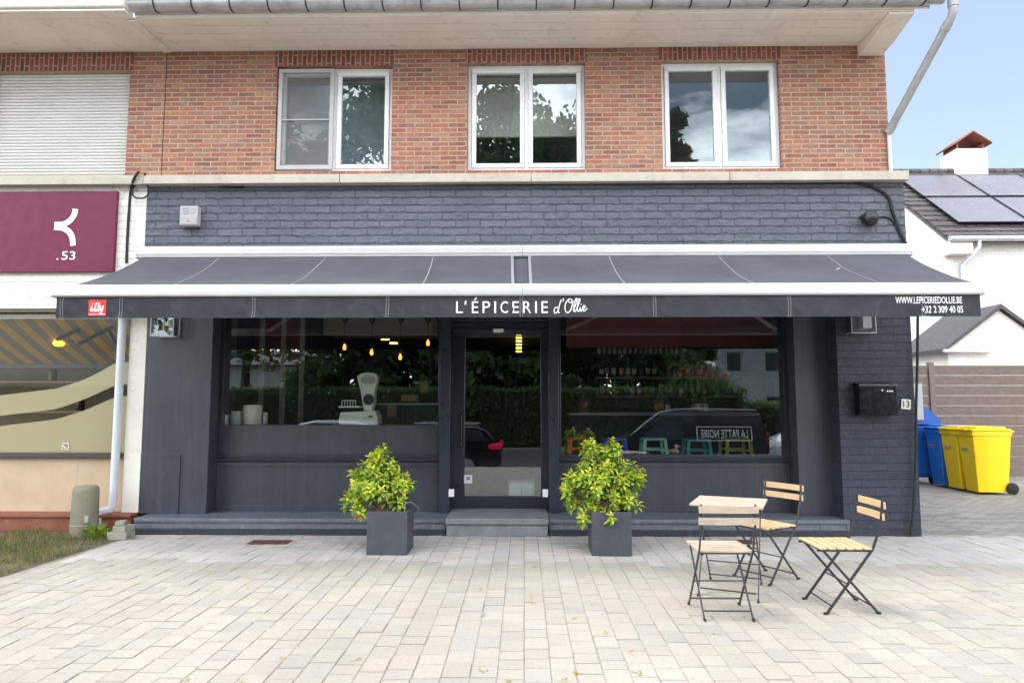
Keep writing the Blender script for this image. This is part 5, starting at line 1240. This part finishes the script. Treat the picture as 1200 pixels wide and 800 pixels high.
for k in range(14): a = rnd.uniform(0, 6.28); m.tube([(vx, 2.75, zc2 + .25), (vx + .05 * math.cos(a), 2.75 + .05 * math.sin(a), zc2 + .4), (vx + .11 * math.cos(a), 2.75 + .1 * math.sin(a), zc2 + .5 + rnd.uniform(0, .1))], [.003, .003, .008], 5)
m.build('dry_stems', M['rust'], vz)
rk = thing('glass_rack', 'rail of stemmed glasses hanging upside down at the back of the right window', 'rack', (1.9, 3.0, IZ1))
xr0, xr1 = ax(702, 3.0, 410), ax(793, 3.0, 410); zr0 = az(402, 3.0, 750)
m = MB(); m.box((xr0 - .03, 2.9, zr0 + .02), (xr1 + .03, 3.1, zr0 + .045), .003)
for x in (xr0, xr1): m.tube([(x, 3.0, zr0 + .04), (x, 3.0, IZ1)], .008, 6)
m.build('rail', M['steel'], rk)
M['stemware'] = pm('stemware_glass', (.45, .48, .5), .1, 0, .05, 4)
gp = None
for k in range(16):
    x = xr0 + (xr1 - xr0) * k / 15
    if gp is None:
        m = MB(); m.lathe([(0, .015), (.032, .012), (.03, .008), (.004, .0), (.004, -.07), (.02, -.08), (.032, -.11), (.026, -.17), (.024, -.17), (0, -.1)], (0, 0, 0), 10); gp = m.build('hanging_glass', M['stemware']); o = gp
    else: o = gp.copy(); COL.objects.link(o)
    o.location = (x, 3.0, zr0); tag(o, 'stemmed glass hanging upside down from the rail behind the right window', 'glass', 'glasses on the hanging rail')
# stools
def stool(px0, px1, py, name, col):
    Y = 1.9; x0, x1 = ax(px0, Y, py), ax(px1, Y, py); z = az(py, Y, (px0 + px1) / 2); cx = (x0 + x1) / 2; w = (x1 - x0) / 2 * .86; mt = pm(name + '_stool_paint', col, .35, .1, .06, 4)
    s_ = thing('metal_stool', '%s painted metal stool standing inside the right window' % name, 'stool', (cx, Y, IZ0), 0, 'coloured stools behind the right window')
    m = MB(); m.box((cx - w, Y - w, z - .035), (cx + w, Y + w, z), .015, 3); m.build('seat', mt, s_)
    for a in (-1, 1):
        for b in (-1, 1):
            m = MB(); k = 1 + .45 * (z - IZ0) / .8; top = Vector((cx + a * w * .86, Y + b * w * .86, z - .03)); bot = Vector((cx + a * w * 1.28, Y + b * w * 1.28, IZ0 + .001))
            m.bar(top, bot, .045, .045, .008); m.build('leg', mt, s_)
    zz = z - .16
    for a in (-1, 1):
        m = MB(); q = w * .97; m.bar((cx - q, Y + a * q, zz), (cx + q, Y + a * q, zz), .012, .03, .003) ; m.build('brace', mt, s_)
stool(665, 688, 512, 'red', (.78, .10, .05)); stool(705, 735, 513, 'blue', (.03, .17, .80)); stool(749.5, 781, 512.5, 'mint green', (.38, .85, .62)); stool(800, 832, 513.5, 'teal', (.03, .52, .58)); stool(844, 879, 513, 'yellow', (.85, .78, .16))
# ------------------------------------------------------------------ across the street (seen in the window reflections)
def mir(px, py, Yreal): return at(px, py, 2 * GY - Yreal)
def vehicle(name, label, cat, prof, glassp, W, loc, face, paint, wheels, lamp_x=None, extra=None, roofline=None):
    """prof: side outline (x,z); glassp: list of window polygons on the side; W: width"""
    v = thing(name, label, cat, (0, 0, 0))
    m = MB(); n = len(prof); H = max(z for x, z in prof); belt = .95
    def yy(z, s): return s * (W / 2 - (0 if z < belt else (z - belt) / max(.01, H - belt) * .16) - (.05 if z < .35 else 0))
    A = [m.bm.verts.new((x, yy(z, -1), z)) for x, z in prof]; B = [m.bm.verts.new((x, yy(z, 1), z)) for x, z in prof]
    m.f(A); m.f(B[::-1])
    for i in range(n): m.f([A[i], B[i], B[(i + 1) % n], A[(i + 1) % n]])
    es = [e for e in m.bm.edges if abs(e.verts[0].co.y - e.verts[1].co.y) < .6]
    bmesh.ops.bevel(m.bm, geom=es, offset=.05, segments=3, affect='EDGES')
    m.build('body', paint, v, angle=40)
    for g in glassp:
        for s in (-1, 1):
            m = MB(); m.f([m.bm.verts.new((x, yy(z, s) + s * .008, z)) for x, z in g]); m.build('side_window', M['car_glass'], v, smooth=False)
    for x in wheels:
        for s in (-1, 1):
            m = MB(); m.lathe([(0, -.1), (.2, -.1), (.30, -.09), (.32, -.06), (.32, .06), (.30, .09), (.2, .1), (0, .1)], (x, s * (W / 2 - .1), .32), 24, Matrix.Rotation(R(90), 3, 'X')); w = m.build('wheel', M['rubber'], v)
            m = MB(); m.lathe([(0, -.02), (.2, -.02), (.21, 0), (.2, .012), (0, .02)], (x, s * (W / 2 + .005), .32), 20, Matrix.Rotation(R(90), 3, 'X')); m.build('rim', M['gutter'], w)
    if extra: extra(v, yy)
    v.location = loc; v.rotation_euler = (0, 0, face); return v
M['car_glass'] = pm('dark_car_glass', (.02, .025, .03), .05, 0, .1, 2)
def carpaint(n, c, r=.2): 
    t = NT(n); t.set(c, r, .0); t.p.inputs['Coat Weight'].default_value = .8; t.p.inputs['Coat Roughness'].default_value = .04; return t.m
black_p, white_p, silver_p = carpaint('black_car_paint', (.012, .013, .018)), carpaint('white_car_paint', (.75, .76, .78)), carpaint('silver_car_paint', (.45, .47, .5))
est = [(-2.35, .35), (-2.38, .6), (-2.28, .95), (-1.95, 1.33), (-1.7, 1.42), (-.4, 1.47), (.4, 1.40), (1.25, .98), (2.1, .85), (2.35, .62), (2.33, .3), (1.9, .22), (-1.9, .22)]
estg = [[(-2.0, 1.0), (-1.75, 1.32), (-1.2, 1.36), (-1.15, 1.0)], [(-1.08, 1.0), (-1.1, 1.37), (-.25, 1.39), (-.2, 1.0)], [(-.12, 1.0), (-.15, 1.39), (.35, 1.33), (.95, 1.0)]]
M['tail'] = emis('red_tail_lamp', (.8, .01, .06), .25)
def tails(v, yy):
    for s in (-1, 1):
        m = MB(); m.box((-2.36, yy(.9, s) - (.0 if s < 0 else .3), .78), (-2.06, yy(.9, s) + (.3 if s < 0 else .0), .95), .03); m.obox; m.build('tail_lamp', M['tail'], v)
        m = MB(); m.box((-2.33, yy(.8, s) - .012, .80), (-2.0, yy(.8, s) + .012, .93), .01); m.build('tail_lamp', M['tail'], v)
    m = MB(); m.bar((-1.7, -.55, 1.48), (.1, -.55, 1.51), .04, .04, .01); m.bar((-1.7, .55, 1.48), (.1, .55, 1.51), .04, .04, .01); m.build('roof_rail', M['gutter'], v)
YCAR = -9.9
# dark estate: its tail at photo x=588, nose to the left
p = mir(587, 545, YCAR - .0); vehicle('parked_car', 'black estate car reflected in the door glass, its red tail lamp to the right', 'car', est, estg, 1.8, (p.x - 2.36, YCAR - .9, ROADZ), R(180), black_p, (-1.4, 1.4), extra=tails)
hb = [(-1.95, .35), (-1.98, .65), (-1.85, 1.0), (-1.6, 1.4), (-1.2, 1.5), (.1, 1.52), (.6, 1.42), (1.2, 1.0), (1.85, .85), (2.02, .6), (2.0, .3), (1.7, .22), (-1.7, .22)]
hbg = [[(-1.65, 1.02), (-1.5, 1.36), (-.6, 1.42), (-.55, 1.02)], [(-.48, 1.02), (-.5, 1.42), (.15, 1.43), (.55, 1.36), (.95, 1.02)]]
p = mir(372, 495, YCAR - 3.2); vehicle('parked_car', 'white hatchback whose roof is reflected low in the left display window', 'car', hb, hbg, 1.75, (p.x, YCAR - 4.0, ROADZ), R(180), white_p, (-1.25, 1.25))
p = mir(935, 520, YCAR - .2); vehicle('parked_car', 'white car whose fender is reflected at the right edge of the right window', 'car', hb, hbg, 1.75, (p.x + 1.0, YCAR - .9, ROADZ), R(180), white_p, (-1.25, 1.25))
van = [(-2.15, .38), (-2.18, .8), (-2.12, 1.35), (-2.0, 1.80), (-1.8, 1.88), (.2, 1.9), (.75, 1.82), (1.55, 1.15), (2.25, .95), (2.4, .65), (2.38, .3), (1.9, .24), (-1.9, .24)]
vang = [[(.15, 1.08), (.12, 1.70), (.62, 1.68), (1.3, 1.14), (1.3, 1.08)]]
def vletter(v, yy):
    # the side the shop sees is +x to the left there: local y = +W/2 after turning by 180 degrees
    y = W_V / 2 + .012
    for s in (1,):
        m = MB(); f = lambda x, z: yy(z, -1) - .012
        text_into(m, 'LA PATTE NOIRE', -1.62, -.34, 1.13, 1.36, f, .015); fr = [(-1.72, 1.06), (-.24, 1.06), (-.24, 1.43), (-1.72, 1.43), (-1.72, 1.06)]
        for a, b in zip(fr, fr[1:]): ribbon(m, [a, b], .025, f)
        m.build('lettering', M['white_print'], v, smooth=False, recalc=False)
    m = MB(); m.box((-2.2, -.86, .75), (-2.1, -.74, 1.25), .02); m.box((-2.2, .74, .75), (-2.1, .86, 1.25), .02); m.build('tail_lamp', pm('dark_red_lens', (.10, .008, .012), .2), v)
    m = MB(); m.box((1.0, yy(1.1, -1) - .2, 1.08), (1.18, yy(1.1, -1), 1.26), .03); m.build('wing_mirror', M['black'], v)
    m = MB(); m.tube([(x, yy(1.86, -1) + .03, z + .02) for x, z in [(-1.9, 1.86), (-.5, 1.90), (.3, 1.88), (.75, 1.80), (1.2, 1.46), (1.55, 1.16)]], .025, 6); m.build('roof_trim', M['gutter'], v)
W_V = 1.8
p0, p1 = mir(903, 530, YCAR + .1), mir(735, 530, YCAR + .1)
vehicle('delivery_van', 'dark van with framed white lettering reflected in the right display window', 'van', van, vang, W_V, (p0.x - 2.2, YCAR - .8, ROADZ), R(180), black_p, (-1.45, 1.45), extra=vletter)

# planting over the road
def leafcard(m, p, s, c):
    n = rv(); a = n.cross(rv()).normalized(); b = n.cross(a); w = s * .5
    m.f([m.bm.verts.new(p + a * s), m.bm.verts.new(p + b * w), m.bm.verts.new(p - a * s), m.bm.verts.new(p - b * w)], c)
def gcol(lo, hi): g = rnd.uniform(lo, hi); return (.115 * g, .175 * g, .075 * g, 1)
def tree_mesh(H, base, rad, nl, seed, conifer=False, tint=1.0):
    rnd.seed(seed); mt = MB(); ml = MB(True)
    mt.tube([(0, 0, -.1), (.05, 0, H * .25), (.1, .05, H * .5), (.05, 0, H * .8)], [.28, .2, .14, .05], 9)
    cl = []
    for k in range(46):
        z = base + (H - base) * rnd.random() ** .8; u = (z - base) / (H - base)
        r = rad * ((1 - u) * .95 + .06 if conifer else math.sin(math.pi * min(.97, .12 + u * .86)) ** .7); a = rnd.uniform(0, 6.28); rr = r * rnd.uniform(.45, 1.0)
        c = Vector((rr * math.cos(a), rr * math.sin(a), z)); cl.append((c, rad * rnd.uniform(.22, .40)))
        mt.tube([(.06, .02, max(1.5, z - rr * .6)), (c.x * .5, c.y * .5, z - rr * .2), tuple(c)], [.07, .045, .015], 5)
    for i in range(nl):
        c, r = rnd.choice(cl); v = rv() * r * rnd.random() ** .45; v.z *= .7; leafcard(ml, c + v, rnd.uniform(.15, .27), gcol(.6 * tint, 1.5 * tint))
    return mt, ml
def tree(label, H, base, rad, nl, seed, locs, conifer=False, tint=1.0, labels=None):
    mt, ml = tree_mesh(H, base, rad, nl, seed, conifer, tint)
    r = thing('tree', label, 'tree', (0, 0, 0), 0, 'trees across the street'); mt.build('trunk', M['bark'], r); ml.build('crown', M['tree_leaf'], r, recalc=False, smooth=False)
    out = [r]
    for q in locs[1:]: out.append(dup(r))
    for o, (x, y, rz, s) in zip(out, locs): o.location = (x, y, ROADZ + .1); o.rotation_euler = (0, 0, rz); o.scale = (s, s, s)
    if labels:
        for o, l in zip(out, labels): o['label'] = l
tree('tall leafy tree', 17.5, 4.3, 4.9, 14000, 31, [(-14, -25, 0, 1.0), (-7.2, -26, 2, 1.05), (-.6, -25, 4, 1.0), (4.0, -27, 1, .98)], labels=['tall leafy tree across the street reflected in the left upper window', 'tall leafy tree reflected between the left and middle upper windows', 'tall leafy tree across the street reflected in the middle upper window', 'tall leafy tree across the street reflected behind the door'])
tree('slim dark pointed tree across the street, reflected in the right upper window', 16.6, 2.2, 1.9, 6000, 32, [(7.6, -24.6, 0, 1)], True, .8)
tree('low dark bushy tree across the street reflected in the right display window', 4.6, .6, 1.7, 3500, 33, [(7.8, -22.8, 0, .85)] , False, .8, ['low bushy tree across the street left of the pale house'])
tree('dense dark tree standing behind the clipped hedge across the street', 6.5, .5, 2.6, 6500, 34, [(-8.6, -24.2, 3, 1.1), (-5.2, -24.6, 3.6, 1.0), (-2.0, -24.2, 5, 1.12), (1.3, -24.8, .5, 1.0), (7.3, -25, 4.1, .95), (-5, -31, 2, 1.5), (1, -31, 1, 1.5), (6, -31, 4, 1.4)], False, 1.0)
rnd.seed(41)
def hedge(x0, x1, y0, y1, h, n, label):
    hd = thing('hedge', label, 'hedge', ((x0 + x1) / 2, y0, ROADZ + .11)); z0 = ROADZ + .11
    m = MB(); m.box((x0 + .15, y0 + .15, z0), (x1 - .15, y1 - .15, z0 + h - .15)); m.build('inner_twigs', M['bark'], hd)
    m = MB(True)
    for i in range(n):
        f = rnd.random(); x = rnd.uniform(x0, x1)
        if f < .6: p = Vector((x, y1 + rnd.gauss(0, .06), z0 + rnd.uniform(0, h)))
        else: p = Vector((x, rnd.uniform(y0, y1), z0 + h + rnd.gauss(0, .07) + .1 * noise.noise((x * .8, 0, 0))))
        leafcard(m, p, rnd.uniform(.06, .11), gcol(1.0, 2.0) if f >= .6 else gcol(.6, 1.3))  # top leaves coloured lighter than the front: sunlight painted into the hedge top
    m.build('foliage', M['tree_leaf'], hd, recalc=False, smooth=False)
hedge(-24, 9.8, -22.4, -21.2, 2.55, 26000, 'long clipped hedge across the street, reflected in the door and windows')
hedge(10.0, 20, -22.6, -21.4, 1.9, 9000, 'lower clipped hedge across the street in front of the pale house')
pk = thing('flowering_shrub', 'pink flowering shrub above the hedge reflected in the right window', 'shrub', (8, -22, ROADZ))
m = MB(True); ms = MB(); q = mir(826, 440, -20.9)
for i in range(2600):
    v = rv() * 1.5 * rnd.random() ** .5; v.z *= .75; pp = Vector((q.x, -20.95 - .9, q.z - .5)) + v
    top = v.z > .35 and rnd.random() < .35
    leafcard(m, pp, .09, (.55, .16, .22, 1) if top else gcol(.8, 1.6))
ms.tube([(q.x, -21.8, ROADZ), (q.x + .1, -21.8, q.z - .8)], [.08, .04], 7); ms.build('stem', M['bark'], pk); m.build('foliage', M['tree_leaf'], pk, recalc=False, smooth=False)
def plain_house(label, x0, x1, y0, y1, h, roofh, mat):
    b = thing('opposite_house', label, 'building', ((x0 + x1) / 2, y1, ROADZ)); z0 = ROADZ
    m = MB(); holes = []
    for i in range(int((x1 - x0) / 2.4)):
        for z in (1.2, 4.0):
            if z + 1.4 < h: holes.append((x0 + .7 + i * 2.4, x0 + 1.7 + i * 2.4, z0 + z, z0 + z + 1.3))
    m.wall(x0, x1, z0, z0 + h, -y1, -y0, holes); bmesh.ops.scale(m.bm, vec=(1, -1, 1), verts=m.bm.verts[:]); m.build('wall', mat, b)
    for a, c, d, e in holes:
        m = MB(); m.box((a, y1 - .3, d), (c, y1 - .1, e)); w = m.build('window', M['white_pvc'], b); m = MB(); m.box((a + .08, y1 - .1, d + .08), (c - .08, y1 - .08, e - .08)); m.build('pane', M['car_glass'], w)
    m = MB(); ym = (y0 + y1) / 2; m.prism([(y0 - .4, z0 + h - .05), (ym, z0 + h + roofh), (y1 + .4, z0 + h - .05), (y1 + .4, z0 + h + .1), (ym, z0 + h + roofh + .15), (y0 - .4, z0 + h + .1)], 'x', x0 - .3, x1 + .3); m.build('roof', M['tile'], b)
    m = MB(); m.box((x0 + .01, y0 + .02, z0 + h), (x0 + .2, y1 - .02, z0 + h + .3)); m.build('gable', mat, b)
M['siding'] = brickmat('white_siding', [(0, (.66, .66, .64)), (1, (.74, .74, .72))], (.5, .5, .5), 6, .18, .012, .05, .5, .02, rough=.7)
plain_house('pale house across the street reflected at the right side of the right window', 12.0, 24, -42, -34, 6.0, 3.0, M['siding'])
plain_house('white house across the street glimpsed in reflection at the left', -27, -14.5, -46, -38, 4.6, 1.2, M['white_plaster'])

# ------------------------------------------------------------------ light
SUN_EL, SUN_AZ = R(57), Vector((-.97, .22, 0)).normalized()
to_sun = Vector((SUN_AZ.x * math.cos(SUN_EL), SUN_AZ.y * math.cos(SUN_EL), math.sin(SUN_EL)))
sd = bpy.data.lights.new('sun', 'SUN'); so = bpy.data.objects.new('sun', sd); COL.objects.link(so)
sd.energy = .85; sd.angle = R(14); sd.color = (1.0, .93, .82); so.rotation_euler = (-to_sun).to_track_quat('-Z', 'Y').to_euler(); so.location = (-20, -10, 30)
wd = bpy.data.worlds.new('World'); S.world = wd; wd.use_nodes = True; nt = wd.node_tree; N = nt.nodes; Lk = nt.links
bg = N['Background']
sky = N.new('ShaderNodeTexSky'); sky.sky_type = 'NISHITA'; sky.sun_disc = False; sky.sun_elevation = SUN_EL; sky.sun_rotation = math.atan2(SUN_AZ.x, SUN_AZ.y); sky.air_density = 1.0; sky.dust_density = 1.5; sky.ozone_density = 1.0
tc = N.new('ShaderNodeTexCoord'); mp = N.new('ShaderNodeMapping'); mp.inputs['Scale'].default_value = (1.0, 1.0, 2.6); mp.inputs['Location'].default_value = (3.3, .4, 1.7); Lk.new(tc.outputs['Generated'], mp.inputs[0])
nz = N.new('ShaderNodeTexNoise'); nz.inputs['Scale'].default_value = 3.4; nz.inputs['Detail'].default_value = 9; nz.inputs['Roughness'].default_value = .58; Lk.new(mp.outputs[0], nz.inputs['Vector'])
rp = N.new('ShaderNodeValToRGB'); rp.color_ramp.elements[0].position = .485; rp.color_ramp.elements[0].color = (.036, .036, .036, 1); rp.color_ramp.elements[1].position = .66; rp.color_ramp.elements[1].color = (.9, .9, .9, 1); 
sx = N.new('ShaderNodeSeparateXYZ'); Lk.new(tc.outputs['Generated'], sx.inputs[0])
mb2 = N.new('ShaderNodeMath'); mb2.operation = 'MULTIPLY_ADD'; Lk.new(sx.outputs[1], mb2.inputs[0]); mb2.inputs[1].default_value = -.155; Lk.new(nz.outputs['Fac'], mb2.inputs[2])   # more cloud to the north of the street than behind the house
Lk.new(mb2.outputs[0], rp.inputs[0])
mxn = N.new('ShaderNodeMix'); mxn.data_type = 'RGBA'; Lk.new(rp.outputs[0], mxn.inputs[0]); Lk.new(sky.outputs[0], mxn.inputs[6]); mxn.inputs[7].default_value = (33, 33.2, 33.8, 1)
Lk.new(mxn.outputs[2], bg.inputs[0]); bg.inputs[1].default_value = .09
S.view_settings.view_transform = 'Standard'; S.view_settings.look = 'None'; S.view_settings.gamma = 1; S.view_settings.use_curve_mapping = False
S.view_settings.exposure = 1.33
S.render.engine = 'CYCLES'
